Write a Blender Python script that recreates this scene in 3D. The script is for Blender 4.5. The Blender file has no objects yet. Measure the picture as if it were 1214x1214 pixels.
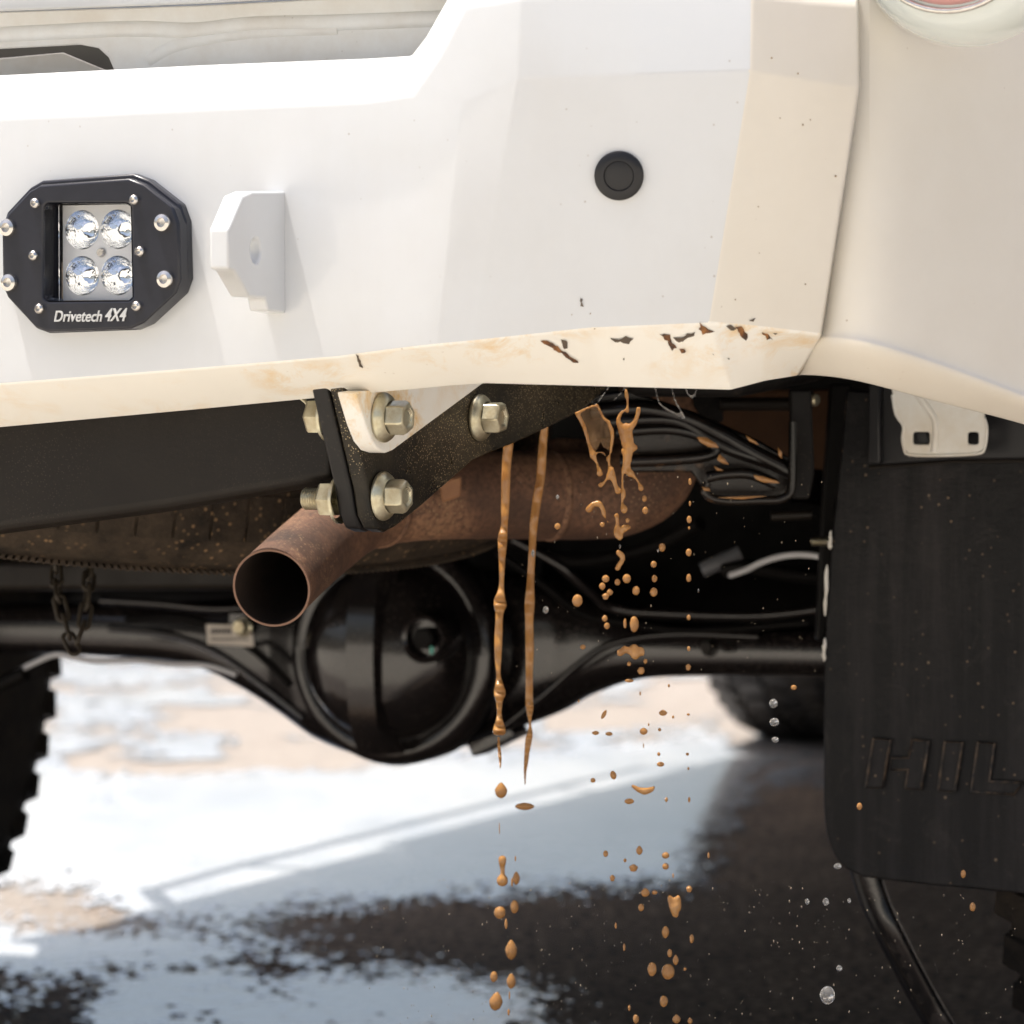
import bpy, bmesh, math, random
import numpy as np
from mathutils import Vector, Matrix
from mathutils.bvhtree import BVHTree
random.seed(7)
PI = math.pi
sc = bpy.context.scene
COL = sc.collection
# ------------------------------------------------------------------ camera
F = 4700.0                      # focal length in pixels of the 1214 px photograph
CAMZ = 0.67
PITCH = math.atan(204 / F)
cam = bpy.data.cameras.new('camera'); camo = bpy.data.objects.new('camera', cam); COL.objects.link(camo)
camo.location = (0, 0, CAMZ); camo.rotation_euler = (PI/2 - PITCH, 0, 0)
cam.sensor_width = 36; cam.lens = F / 1214 * 36
cam.clip_start = 0.05; cam.clip_end = 2000
cam.dof.use_dof = True; cam.dof.focus_distance = 2.47; cam.dof.aperture_fstop = 11.5
sc.camera = camo
# ------------------------------------------------------------------ light
YAW = math.radians(25)
S, Cc = math.sin(YAW), math.cos(YAW)
O = Vector((-0.061, 3.546, 0))
RT = Matrix.Rotation(-YAW, 3, 'Z')
Lloc = Vector((0.27, 0.13, -1.0)).normalized()       # sunlight direction in truck axes
L = RT @ Lloc
w = bpy.data.worlds.new('World'); sc.world = w; w.use_nodes = True
nt = w.node_tree; bg = nt.nodes['Background']
sky = nt.nodes.new('ShaderNodeTexSky'); sky.sky_type = 'NISHITA'; sky.sun_disc = False
sunv = -L
sky.sun_elevation = math.asin(sunv.z)
sky.sun_rotation = math.atan2(sunv.x, sunv.y)
sky.air_density = 1.0; sky.dust_density = 6.0; sky.ozone_density = 0.3
nt.links.new(sky.outputs[0], bg.inputs[0]); bg.inputs[1].default_value = 0.12
sun = bpy.data.lights.new('sun', 'SUN'); sun.energy = 4.2; sun.angle = math.radians(0.55); sun.color = (1, 0.965, 0.91)
suno = bpy.data.objects.new('sun', sun); COL.objects.link(suno)
suno.rotation_euler = L.to_track_quat('-Z', 'Y').to_euler()
sc.view_settings.view_transform = 'Standard'; sc.view_settings.look = 'None'
sc.view_settings.gamma = 1; sc.view_settings.use_curve_mapping = False
sc.view_settings.exposure = 0.73
sc.render.engine = 'CYCLES'
# ------------------------------------------------------------------ coordinates
RC = Matrix.Rotation(PI/2 - PITCH, 3, 'X')
def ray(px, py):
    return RC @ Vector(((px - 607) / F, -(py - 607) / F, -1))
CZ_ = None
C0 = Vector((0, 0, CAMZ))
RTi = RT.transposed()
def toT(p): return RTi @ (p - O)
def W(px, py, d):                       # world point at depth d
    r = ray(float(px), float(py)); return C0 + r * (float(d) / r.y)
def G(px, py, z=0.0):
    r = ray(px, py); return C0 + r * ((z - CAMZ) / r.z)
def T(px, py, v=None, u=None, z=None, d=None):     # the same in truck axes (x right, y forward, z up)
    r = ray(float(px), float(py))
    u, v, z, d = [None if q is None else float(q) for q in (u, v, z, d)]
    if d is not None: return toT(C0 + r * (d / r.y))
    c = toT(C0); rr = RTi @ r
    if v is not None: return c + rr * ((v - c.y) / rr.y)
    if u is not None: return c + rr * ((u - c.x) / rr.x)
    return c + rr * ((z - c.z) / rr.z)
# ------------------------------------------------------------------ materials
MATS = {}
class N:
    def __init__(s, name):
        s.m = bpy.data.materials.new(name); s.m.use_nodes = True
        s.t = s.m.node_tree; s.b = s.t.nodes['Principled BSDF']
        s.co = s.t.nodes.new('ShaderNodeTexCoord').outputs['Object']
        MATS[name] = s.m
    def n(s, typ, **k):
        x = s.t.nodes.new(typ)
        for a, v in k.items(): setattr(x, a, v)
        return x
    def lk(s, a, b): s.t.links.new(a, b)
    def noise(s, scale, detail=6, rough=0.6, vec=None, dist=0):
        x = s.n('ShaderNodeTexNoise'); x.inputs['Scale'].default_value = scale
        x.inputs['Detail'].default_value = detail; x.inputs['Roughness'].default_value = rough
        x.inputs['Distortion'].default_value = dist
        s.lk(vec or s.co, x.inputs['Vector']); return x.outputs['Fac']
    def ramp(s, fac, stops):
        x = s.n('ShaderNodeValToRGB'); e = x.color_ramp.elements
        while len(e) < len(stops): e.new(0.5)
        for i, (p, c) in enumerate(stops):
            e[i].position = p
            e[i].color = (c, c, c, 1) if not isinstance(c, tuple) else (*c, 1)
        s.lk(fac, x.inputs[0]); return x.outputs[0]
    def mix(s, fac, a, b):
        x = s.n('ShaderNodeMix', data_type='RGBA')
        if isinstance(fac, (int, float)): x.inputs[0].default_value = fac
        else: s.lk(fac, x.inputs[0])
        for i, v in ((6, a), (7, b)):
            if isinstance(v, tuple): x.inputs[i].default_value = (*v, 1)
            else: s.lk(v, x.inputs[i])
        return x.outputs[2]
    def math(s, op, a, b=0.0, clamp=False):
        x = s.n('ShaderNodeMath', operation=op, use_clamp=clamp)
        for i, v in ((0, a), (1, b)):
            if isinstance(v, (int, float)): x.inputs[i].default_value = v
            else: s.lk(v, x.inputs[i])
        return x.outputs[0]
    def mapped(s, scale=(1, 1, 1), rot=(0, 0, 0)):
        x = s.n('ShaderNodeMapping'); x.inputs['Scale'].default_value = scale; x.inputs['Rotation'].default_value = rot
        s.lk(s.co, x.inputs[0]); return x.outputs[0]
    def bump(s, h, strength=0.3, dist=0.002):
        x = s.n('ShaderNodeBump'); x.inputs['Strength'].default_value = strength; x.inputs['Distance'].default_value = dist
        s.lk(h, x.inputs['Height']); s.lk(x.outputs[0], s.b.inputs['Normal'])
    def set(s, color=None, rough=None, metal=None, **k):
        for key, v in (('Base Color', color), ('Roughness', rough), ('Metallic', metal)):
            if v is None: continue
            if isinstance(v, tuple): s.b.inputs[key].default_value = (*v, 1)
            elif isinstance(v, (int, float)): s.b.inputs[key].default_value = v
            else: s.lk(v, s.b.inputs[key])
        for key, v in k.items():
            s.b.inputs[key.replace('_', ' ')].default_value = v
        return s.m

def speck_mask(a, scale, thr, dens_scale=12, lo=0.45, hi=0.6):
    v = a.n('ShaderNodeTexVoronoi'); v.inputs['Scale'].default_value = scale; a.lk(a.co, v.inputs['Vector'])
    m = a.ramp(v.outputs['Distance'], [(0.0, 1.0), (thr, 0.0)])
    d = a.ramp(a.noise(dens_scale, 4), [(lo, 0.0), (hi, 1.0)])
    return a.math('MULTIPLY', m, d)

# white body paint with film of dust
a = N('white_paint')
dust = a.ramp(a.noise(9, 8, 0.65), [(0.42, 0.0), (0.78, 1.0)])
runs = a.ramp(a.noise(16, 6, .6, a.mapped((1, 1, .07))), [(.5, 0.0), (.75, 1.0)])
c = a.mix(a.math('ADD', a.math('MULTIPLY', dust, 0.28), a.math('MULTIPLY', runs, .14)), (0.615, 0.63, 0.645), (0.51, 0.495, 0.465))
sp = speck_mask(a, 75, 0.07, 7, 0.5, 0.62)
c = a.mix(a.math('MULTIPLY', sp, 0.75), c, (0.22, 0.15, 0.09))
a.bump(a.noise(260, 3), 0.03, 0.0006)
a.set(c, a.ramp(a.noise(22, 5), [(0.3, 0.28), (0.7, 0.42)]), 0.0, Coat_Weight=0.8, Coat_Roughness=0.06)
# lighter copy with ground bounce painted in for the lower lip, splashed with yellow clay
a = N('bounce_lit_stained_paint')
st = a.ramp(a.noise(34, 9, 0.72, dist=0.4), [(0.47, 0.0), (0.64, 1.0)])
st2 = a.ramp(a.noise(7, 3), [(0.42, 0.0), (0.6, 1.0)])
c = a.mix(a.math('MULTIPLY', st, a.math('MULTIPLY', st2, 0.95)), (0.86, 0.835, 0.77), (0.74, 0.48, 0.17))
sp = speck_mask(a, 110, 0.10, 9, 0.5, 0.65)
c = a.mix(a.math('MULTIPLY', sp, 0.7), c, (0.30, 0.19, 0.10))
a.bump(a.noise(120, 6), 0.08, 0.001)
a.set(c, a.ramp(a.noise(30, 5), [(0.3, 0.30), (0.7, 0.5)]), 0.0, Coat_Weight=0.2, Coat_Roughness=0.2)
# beige copy standing in for warm ground bounce on right-facing panels, plus dust specks
a = N('bounce_tinted_paint')
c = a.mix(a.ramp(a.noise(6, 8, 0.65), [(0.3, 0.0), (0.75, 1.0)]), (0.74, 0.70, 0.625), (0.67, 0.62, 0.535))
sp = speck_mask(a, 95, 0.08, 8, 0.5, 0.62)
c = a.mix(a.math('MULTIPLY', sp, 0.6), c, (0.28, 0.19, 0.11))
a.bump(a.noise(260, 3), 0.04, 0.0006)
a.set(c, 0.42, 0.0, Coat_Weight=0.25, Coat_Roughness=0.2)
# inner painted panels (tailgate valance), dirtier
a = N('dusty_white_paint')
c = a.mix(a.ramp(a.noise(14, 8, 0.7), [(0.4, 0.0), (0.8, 0.6)]), (0.70, 0.69, 0.65), (0.50, 0.42, 0.32))
sp = speck_mask(a, 130, 0.10, 12, 0.5, 0.62)
c = a.mix(a.math('MULTIPLY', sp, 0.7), c, (0.25, 0.18, 0.11))
a.bump(a.noise(200, 4), 0.05, 0.001)
a.set(c, 0.42, 0.0)
# black painted steel with pale grit
def black_steel(name, base, grit, rough, amount=0.5, metal=0.0, lo=0.42, hi=0.62, scale=260, coat=0.0, spec=0.35):
    a = N(name)
    g = speck_mask(a, scale, 0.30, 9, lo, hi)
    haze = a.ramp(a.noise(11, 8, 0.7), [(0.4, 0.0), (0.8, 1.0)])
    c = a.mix(a.math('MULTIPLY', haze, 0.35 * amount), base, tuple(0.3 * g_ for g_ in grit))
    c = a.mix(a.math('MULTIPLY', g, amount), c, grit)
    r = a.ramp(a.noise(25, 6), [(0.3, rough * 0.8), (0.75, min(1, rough * 1.5))])
    a.bump(a.noise(330, 5), 0.12, 0.0012)
    a.set(c, r, metal, Coat_Weight=coat, Coat_Roughness=0.10, Specular_IOR_Level=spec)
black_steel('black_powder_coat', (0.007, 0.0065, 0.007), (0.30, 0.23, 0.15), 0.30, 0.25, lo=0.5, hi=0.7, spec=.3)
black_steel('gritty_black_steel', (0.006, 0.006, 0.0055), (0.75, 0.58, 0.35), 0.30, 1.0, lo=0.40, hi=0.54, scale=620, spec=.22)
black_steel('brownish_black_steel', (0.012, 0.0095, 0.0075), (0.16, 0.12, 0.09), 0.36, 0.25, lo=0.46, hi=0.7, scale=520, spec=.2)
black_steel('axle_black', (0.011, 0.0095, 0.010), (0.22, 0.165, 0.14), 0.16, 0.6, coat=0.8, lo=.4, hi=.7)
black_steel('dark_underbody', (0.005, 0.0045, 0.0045), (0.06, 0.045, 0.035), 0.5, 0.4, spec=.15)
black_steel('wet_black_steel', (0.004, 0.004, 0.004), (0.42, 0.20, 0.07), 0.16, 0.35, lo=0.55, hi=0.62, scale=60, coat=0.15, spec=.3)
# rubber
a = N('tyre_rubber')
c = a.mix(a.ramp(a.noise(22, 8, 0.7), [(0.4, 0.0), (0.75, 1.0)]), (0.013, 0.012, 0.012), (0.045, 0.036, 0.028))
sp = speck_mask(a, 210, 0.22, 15, 0.5, 0.62)
c = a.mix(a.math('MULTIPLY', sp, 0.7), c, (0.30, 0.20, 0.12))
a.bump(a.noise(120, 8, .7), 0.5, 0.004); a.set(c, 0.6, 0.0, Specular_IOR_Level=.2)
a = N('dusty_tyre')
c = a.mix(a.ramp(a.noise(22, 8, 0.75), [(0.35, 0.0), (0.65, 1.0)]), (0.018, 0.015, 0.012), (0.075, 0.055, 0.038))
sp = speck_mask(a, 160, 0.30, 12, 0.46, 0.56); c = a.mix(a.math('MULTIPLY', sp, 0.8), c, (0.40, 0.25, 0.13))
a.bump(a.noise(120, 8, .7), 0.6, 0.004); a.set(c, 0.75, 0.0, Specular_IOR_Level=.2)
a = N('unlit_cavity_grey'); a.set(a.mix(a.noise(20, 6), (0.07, 0.065, 0.055), (0.11, 0.10, 0.085)), 0.6, 0.0)  # dark grey stands in for the shade of the cavity behind the slot
a = N('flap_rubber')
streak = a.ramp(a.noise(60, 7, 0.7, a.mapped((0.6, 1, 0.04), (0, .04, 0))), [(0.45, 0.0), (0.85, 1.0)])
c = a.mix(a.math('MULTIPLY', streak, 0.9), (0.005, 0.005, 0.006), (0.042, 0.038, 0.039))
scf = a.ramp(a.noise(24, 9, 0.8, dist=1.2), [(0.54, 0.0), (0.72, 0.5)])
c = a.mix(scf, c, (0.045, 0.040, 0.038))
g = speck_mask(a, 110, 0.13, 14, 0.42, 0.56)
c = a.mix(a.math('MULTIPLY', g, 0.8), c, (0.36, 0.25, 0.16))
g = speck_mask(a, 34, 0.05, 5, 0.40, 0.5)
c = a.mix(g, c, (0.30, 0.22, 0.15))
a.bump(a.math('ADD', a.noise(80, 9, 0.75), a.math('MULTIPLY', a.noise(7, 3), 5.0)), 0.5, 0.003); a.set(c, a.ramp(streak, [(0, 0.30), (1, 0.6)]), 0.0, Specular_IOR_Level=.2)
a = N('hose_rubber'); a.bump(a.noise(60, 5), .2, .002); a.set(a.mix(a.ramp(a.noise(40, 7, .75), [(.45, 0.0), (.7, 1.0)]), (0.010, 0.010, 0.011), (0.07, 0.06, 0.055)), 0.25, 0.0, Coat_Weight=.6, Coat_Roughness=.12)
a = N('worn_rubber_edge'); a.set(a.ramp(a.noise(120, 6), [(0.42, (0.012, 0.011, 0.011)), (0.62, (0.11, 0.075, 0.05))]), 0.55, 0.0)
a = N('black_plastic'); a.bump(a.noise(400, 3), 0.1, 0.0005)
a.set(a.mix(a.noise(40, 4), (0.008, 0.008, 0.010), (0.02, 0.02, 0.022)), 0.36, 0.0, Specular_IOR_Level=.35)
a = N('anodised_black'); a.bump(a.noise(500, 3), 0.12, 0.0004)
a.set(a.mix(a.noise(60, 5), (0.010, 0.011, 0.016), (0.022, 0.023, 0.032)), 0.26, 0.0, Specular_IOR_Level=.4)
# rust
a = N('rusty_pipe')
n1 = a.noise(11, 10, 0.62); n2 = a.noise(240, 8, 0.7)
c = a.ramp(n1, [(0.30, (0.04, 0.022, 0.015)), (0.46, (0.145, 0.072, 0.042)), (0.60, (0.25, 0.13, 0.073)), (0.78, (0.32, 0.18, 0.10))])
c = a.mix(a.ramp(n2, [(0.38, 0.8), (0.56, 0.0)]), c, (0.055, 0.028, 0.019))
g = speck_mask(a, 330, 0.34, 16, 0.46, 0.6)
c = a.mix(a.math('MULTIPLY', g, 0.8), c, (0.42, 0.27, 0.14))
a.bump(n2, 0.45, 0.002); a.set(c, 0.72, 0.0)
a = N('lit_rust'); a.bump(a.noise(200, 5), .3, .001); a.set(a.mix(a.noise(90, 6), (0.36, 0.17, 0.075), (0.20, 0.10, 0.055)), 0.7, 0.0)  # brighter orange rust standing in for a lit patch on the exhaust
a = N('dull_rust'); a.bump(a.noise(150, 6), .3, .002); a.set(a.mix(a.noise(18, 8, .7), (0.10, 0.045, 0.018), (0.018, 0.010, 0.007)), 0.7, 0.0, Specular_IOR_Level=.2)
a = N('sooty_steel'); a.bump(a.noise(120, 6), 0.3, 0.002)
a.set(a.mix(a.noise(30, 6), (0.010, 0.008, 0.007), (0.05, 0.028, 0.018)), 0.8, 0.0)
a = N('cut_steel_rim'); a.set(a.mix(a.noise(90, 6), (0.30, 0.18, 0.13), (0.14, 0.07, 0.045)), 0.45, 0.4)
# zinc bolts
a = N('zinc_plating')
c = a.mix(a.ramp(a.noise(60, 7), [(0.4, 0.0), (0.7, 1.0)]), (0.62, 0.59, 0.44), (0.36, 0.29, 0.18))
a.bump(a.noise(300, 4), 0.12, 0.0006)
a.set(c, a.ramp(a.noise(45, 4), [(0.3, 0.22), (0.7, 0.45)]), 0.85)
a = N('stainless_steel'); a.set(a.mix(a.noise(200, 3), (0.75, 0.74, 0.72), (0.5, 0.46, 0.42)), 0.22, 1.0)
a = N('mirror_reflector'); a.bump(a.noise(160, 2), 0.5, 0.002); a.set((0.85, 0.87, 0.9), 0.08, 1.0)
a = N('reflector_plastic'); a.set((0.74, 0.75, 0.77), 0.35, 0.2)
a = N('lens_glass'); a.set((1, 1, 1), 0.03, 0.0, Transmission_Weight=1.0, IOR=1.2)
a = N('galvanised_bracket')
c = a.mix(a.ramp(a.noise(20, 8), [(0.4, 0.0), (0.8, 1.0)]), (0.76, 0.76, 0.73), (0.60, 0.52, 0.40))
a.bump(a.noise(160, 4), 0.06, 0.001); a.set(c, 0.42, 0.0)
a = N('lettering_white'); a.set((0.5, 0.5, 0.49), 0.5, 0.0)
a = N('sticker_paper'); c = a.mix(a.noise(40, 5), (0.75, 0.70, 0.62), (0.55, 0.48, 0.42)); a.set(c, 0.55, 0.0)
a = N('sticker_ink'); a.set((0.10, 0.09, 0.09), 0.6, 0.0)
a = N('green_paint_mark'); a.set((0.10, 0.45, 0.36), 0.5, 0.0)
a = N('grey_cable'); a.set(a.mix(a.noise(60, 4), (0.22, 0.23, 0.26), (0.1, 0.1, 0.1)), 0.4, 0.1)
a = N('white_cable'); a.set((0.62, 0.62, 0.64), 0.35, 0.0)
a = N('red_lens'); a.set((0.70, 0.36, 0.34), 0.08, 0.0, Coat_Weight=1.0, Transmission_Weight=0.2)
a = N('clear_lens'); a.set((0.80, 0.86, 0.82), 0.06, 0.0, Coat_Weight=1.0, Transmission_Weight=0.45)
a = N('window_glass'); a.set((0.02, 0.025, 0.03), 0.04, 0.0)
a = N('rust_chip'); a.bump(a.noise(300, 4), 0.4, 0.001)
a.set(a.ramp(a.noise(130, 5), [(0.38, (0.045, 0.03, 0.022)), (0.5, (0.15, 0.06, 0.02)), (0.62, (0.32, 0.14, 0.04))]), 0.6, 0.0)
a = N('mud_fleck'); a.set((0.30, 0.21, 0.12), 0.7, 0.0)
a = N('dark_chip'); a.set(a.mix(a.noise(160, 5), (0.05, 0.045, 0.04), (0.16, 0.11, 0.07)), 0.6, 0.0)
# muddy water
a = N('muddy_water')
st = a.noise(110, 6, 0.7, a.mapped((1, 1, 0.16)))
c = a.ramp(st, [(0.30, (0.28, 0.118, 0.033)), (0.52, (0.44, 0.215, 0.068)), (0.76, (0.56, 0.31, 0.115))])
a.bump(a.noise(190, 4), 0.25, 0.0012)
a.set(c, 0.06, 0.0, IOR=1.33, Transmission_Weight=0.14, Coat_Weight=0.5, Coat_Roughness=0.03)
a = N('thin_muddy_water')
st = a.ramp(a.noise(90, 6, 0.7, a.mapped((1, 1, 0.2))), [(0.36, 0.0), (0.66, 0.75)])
a.bump(a.noise(120, 4), 0.5, 0.002)
a.set((0.42, 0.24, 0.11), 0.05, 0.0, IOR=1.33, Transmission_Weight=.5); a.lk(st, a.b.inputs['Alpha'])
a = N('clear_water'); a.set((0.9, 0.88, 0.85), 0.02, 0.0, IOR=1.33, Transmission_Weight=0.9)
a = N('spray_water'); a.set((0.42, 0.35, 0.26), 0.1, 0.0, IOR=1.33, Transmission_Weight=0.3)
# foam
a = N('soap_foam'); n1 = a.noise(55, 8, 0.7)
c = a.mix(a.ramp(a.noise(2.4, 8, .65, a.mapped((1.6, .6, 1), (0, 0, .5))), [(0.40, 0.0), (0.62, 1.0)]), (0.95, 0.95, 0.95), (0.72, 0.75, 0.80))
spk = a.ramp(a.noise(95, 6, .75), [(0.54, 0.0), (0.62, 1.0)])
c = a.mix(a.math('MULTIPLY', spk, a.ramp(a.noise(6, 4), [(.44, 0.0), (.6, .85)])), c, (0.16, 0.14, 0.13))
a.bump(n1, 0.05, 0.002); a.set(c, 0.20, 0.0, Coat_Weight=1.0, Coat_Roughness=0.06, Coat_IOR=2.1)
# ground
a = N('asphalt')
ge = a.n('ShaderNodeNewGeometry').outputs['Position']; a.co = ge
agg = a.noise(75, 9, 0.78); mid = a.noise(14, 8, 0.65)
dry = a.mix(mid, (0.27, 0.235, 0.205), (0.46, 0.415, 0.37))
dry = a.mix(a.ramp(agg, [(0.4, 0.0), (0.6, 0.35)]), dry, (0.12, 0.095, 0.08))
bounce_ground = (0.60, 0.51, 0.40)
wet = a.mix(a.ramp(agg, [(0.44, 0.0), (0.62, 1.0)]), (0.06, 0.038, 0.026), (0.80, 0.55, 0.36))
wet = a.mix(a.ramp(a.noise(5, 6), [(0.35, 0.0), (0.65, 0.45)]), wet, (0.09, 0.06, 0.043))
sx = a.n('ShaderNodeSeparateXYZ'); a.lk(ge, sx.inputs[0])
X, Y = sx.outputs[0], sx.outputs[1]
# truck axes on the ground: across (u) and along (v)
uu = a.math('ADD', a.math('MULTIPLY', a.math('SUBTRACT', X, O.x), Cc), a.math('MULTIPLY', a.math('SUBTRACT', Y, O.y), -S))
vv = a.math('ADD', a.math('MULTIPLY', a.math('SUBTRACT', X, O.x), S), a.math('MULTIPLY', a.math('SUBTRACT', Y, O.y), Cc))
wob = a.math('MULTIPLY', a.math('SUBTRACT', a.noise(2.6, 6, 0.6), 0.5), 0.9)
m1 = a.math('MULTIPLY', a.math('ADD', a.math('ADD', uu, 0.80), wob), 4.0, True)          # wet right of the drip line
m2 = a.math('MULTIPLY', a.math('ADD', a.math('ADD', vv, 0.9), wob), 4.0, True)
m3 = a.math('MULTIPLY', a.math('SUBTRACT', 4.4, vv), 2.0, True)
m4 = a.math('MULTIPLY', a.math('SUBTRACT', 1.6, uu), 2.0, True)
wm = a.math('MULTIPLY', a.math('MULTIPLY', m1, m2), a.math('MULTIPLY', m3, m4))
bounce_m = a.math('MULTIPLY', a.math('SUBTRACT', -1.25, a.math('ADD', vv, a.math('MULTIPLY', wob, .3))), 6.0, True)  # mask of pale ground added unseen behind the truck to bounce light up
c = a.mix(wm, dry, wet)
c = a.mix(bounce_m, c, a.mix(mid, (0.60, 0.55, 0.465), (0.73, 0.685, 0.59)))
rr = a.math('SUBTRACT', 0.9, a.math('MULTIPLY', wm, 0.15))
a.bump(agg, 0.9, 0.006)
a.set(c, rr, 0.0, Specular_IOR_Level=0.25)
M = MATS
# ------------------------------------------------------------------ mesh helpers
def link(name, me, m, parent=None, smooth=35):
    o = bpy.data.objects.new(name, me); COL.objects.link(o)
    if m and not me.materials: me.materials.append(M[m] if isinstance(m, str) else m)
    if parent: o.parent = parent
    return o
def obj(name, bm, m, parent=None, smooth=35, bevel=0, seg=2, recenter=True, sub=0):
    bmesh.ops.remove_doubles(bm, verts=bm.verts, dist=1e-6)
    bmesh.ops.recalc_face_normals(bm, faces=bm.faces)
    if recenter and len(bm.verts):
        lo = Vector([min(v.co[i] for v in bm.verts) for i in range(3)]); hi = Vector([max(v.co[i] for v in bm.verts) for i in range(3)])
        c = (lo + hi) / 2
        for v in bm.verts: v.co -= c
    else: c = Vector()
    me = bpy.data.meshes.new(name); bm.to_mesh(me); bm.free()
    me.polygons.foreach_set('use_smooth', [True] * len(me.polygons))
    if smooth < 180: me.set_sharp_from_angle(angle=math.radians(smooth))
    o = link(name, me, m, parent)
    if parent is not None and parent.get('_c') is not None: c = c - Vector(parent['_c'])
    o.location = c
    o['_c'] = list(c + (Vector(parent['_c']) if parent is not None and parent.get('_c') is not None else Vector()))
    if bevel:
        b = o.modifiers.new('bevel', 'BEVEL'); b.width = bevel; b.segments = seg; b.limit_method = 'ANGLE'; b.angle_limit = math.radians(30)
        b.harden_normals = False
    if sub:
        b = o.modifiers.new('sub', 'SUBSURF'); b.levels = sub; b.render_levels = sub
    return o
def tag(o, label=None, cat=None, group=None, kind=None):
    if label: o['label'] = label
    if cat: o['category'] = cat
    if group: o['group'] = group
    if kind: o['kind'] = kind
    return o
def empty(name, loc, rot=(0, 0, 0), parent=None):
    o = bpy.data.objects.new(name, None); COL.objects.link(o); o.location = loc; o.rotation_euler = rot
    if parent: o.parent = parent
    o.empty_display_size = 0.05
    return o
def frame(axis, up=Vector((0, 0, 1))):
    z = Vector(axis).normalized()
    if abs(z.dot(up)) > 0.98: up = Vector((1, 0, 0))
    x = up.cross(z).normalized(); y = z.cross(x)
    return Matrix((x, y, z)).transposed()
def box(bm, c, s, R=None):
    vs = []
    for x in (-1, 1):
        for y in (-1, 1):
            for z in (-1, 1):
                p = Vector((x*s[0]/2, y*s[1]/2, z*s[2]/2))
                vs.append(bm.verts.new((R @ p if R else p) + Vector(c)))
    for f in ((0,1,3,2),(4,6,7,5),(0,4,5,1),(2,3,7,6),(0,2,6,4),(1,5,7,3)): bm.faces.new([vs[i] for i in f])
    return bm
def B(): return bmesh.new()
def ring_faces(bm, a, b):
    n = len(a)
    for i in range(n): bm.faces.new((a[i], a[(i+1) % n], b[(i+1) % n], b[i]))
def prism(bm, poly, vec, holes=()):
    """plate: outline (3D points) with holes, given thickness by vec"""
    vec = Vector(vec)
    loops = [list(map(Vector, poly))] + [list(map(Vector, h)) for h in holes]
    es = []; lv = []
    for lp in loops:
        vs = [bm.verts.new(p) for p in lp]; lv.append(vs)
        es += [bm.edges.new((vs[i], vs[(i+1) % len(vs)])) for i in range(len(vs))]
    if len(loops) == 1:
        fs = [bm.faces.new(lv[0])]
    else:
        r = bmesh.ops.triangle_fill(bm, use_beauty=True, use_dissolve=False, edges=es)
        fs = [g for g in r['geom'] if isinstance(g, bmesh.types.BMFace)]
    back = {}
    for vs in lv:
        for v in vs: back[v] = bm.verts.new(v.co + vec)
    for f in fs: bm.faces.new([back[v] for v in reversed(f.verts)])
    for vs in lv:
        for i in range(len(vs)):
            p, q = vs[i], vs[(i+1) % len(vs)]
            bm.faces.new((p, q, back[q], back[p]))
    return bm
def tube(bm, pts, rad, seg=12, caps=True, closed=False, squash=None):
    pts = [Vector(p) for p in pts]; n = len(pts)
    if not isinstance(rad, (list, tuple)): rad = [rad] * n
    rings = []; x = None
    for i, p in enumerate(pts):
        if closed: t = pts[(i+1) % n] - pts[i-1]
        else: t = pts[min(i+1, n-1)] - pts[max(i-1, 0)]
        t.normalize()
        if x is None:
            x = t.cross(Vector((0, 0, 1)))
            if x.length < 0.05: x = t.cross(Vector((1, 0, 0)))
        x = (x - t * x.dot(t)).normalized(); y = t.cross(x)
        sq = squash or 1
        rings.append([bm.verts.new(p + rad[i] * (math.cos(2*PI*k/seg) * x + sq * math.sin(2*PI*k/seg) * y)) for k in range(seg)])
    for i in range(n - 1): ring_faces(bm, rings[i], rings[i+1])
    if closed: ring_faces(bm, rings[-1], rings[0])
    elif caps: bm.faces.new(rings[0][::-1]); bm.faces.new(rings[-1])
    return bm
def spline(ctrl, n=8, closed=False):
    """Catmull-Rom through tuples (any length)"""
    c = [np.array(p, float) for p in ctrl]; m = len(c); out = []
    rng = m if closed else m - 1
    for i in range(rng):
        p0, p1, p2, p3 = (c[(i-1) % m], c[i], c[(i+1) % m], c[(i+2) % m]) if closed else (c[max(i-1, 0)], c[i], c[i+1], c[min(i+2, m-1)])
        for k in range(n):
            t = k / n
            out.append(0.5 * (2*p1 + (p2-p0)*t + (2*p0-5*p1+4*p2-p3)*t*t + (3*p1-p0-3*p2+p3)*t**3))
    if not closed: out.append(c[-1])
    return [tuple(float(t) for t in p) for p in out]
def lathe(bm, prof, origin, axis, seg=32, closed=False):
    """profile (r, h) turned round the axis"""
    R = frame(axis); o = Vector(origin); rings = []
    for r, h in prof:
        if r < 1e-7: rings.append([bm.verts.new(o + R @ Vector((0, 0, h)))])
        else: rings.append([bm.verts.new(o + R @ Vector((r*math.cos(2*PI*k/seg), r*math.sin(2*PI*k/seg), h))) for k in range(seg)])
    m = len(rings)
    for i in range(m if closed else m - 1):
        a_, b_ = rings[i], rings[(i+1) % m]
        if len(a_) == 1 and len(b_) == 1: continue
        if len(a_) == 1:
            for k in range(seg): bm.faces.new((a_[0], b_[(k+1) % seg], b_[k]))
        elif len(b_) == 1:
            for k in range(seg): bm.faces.new((a_[k], a_[(k+1) % seg], b_[0]))
        else: ring_faces(bm, a_, b_)
    return bm
def grid(bm, rows):
    V = [[bm.verts.new(p) for p in r] for r in rows]
    for i in range(len(V) - 1):
        for j in range(len(V[0]) - 1):
            bm.faces.new((V[i][j], V[i][j+1], V[i+1][j+1], V[i+1][j]))
    return V
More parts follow.
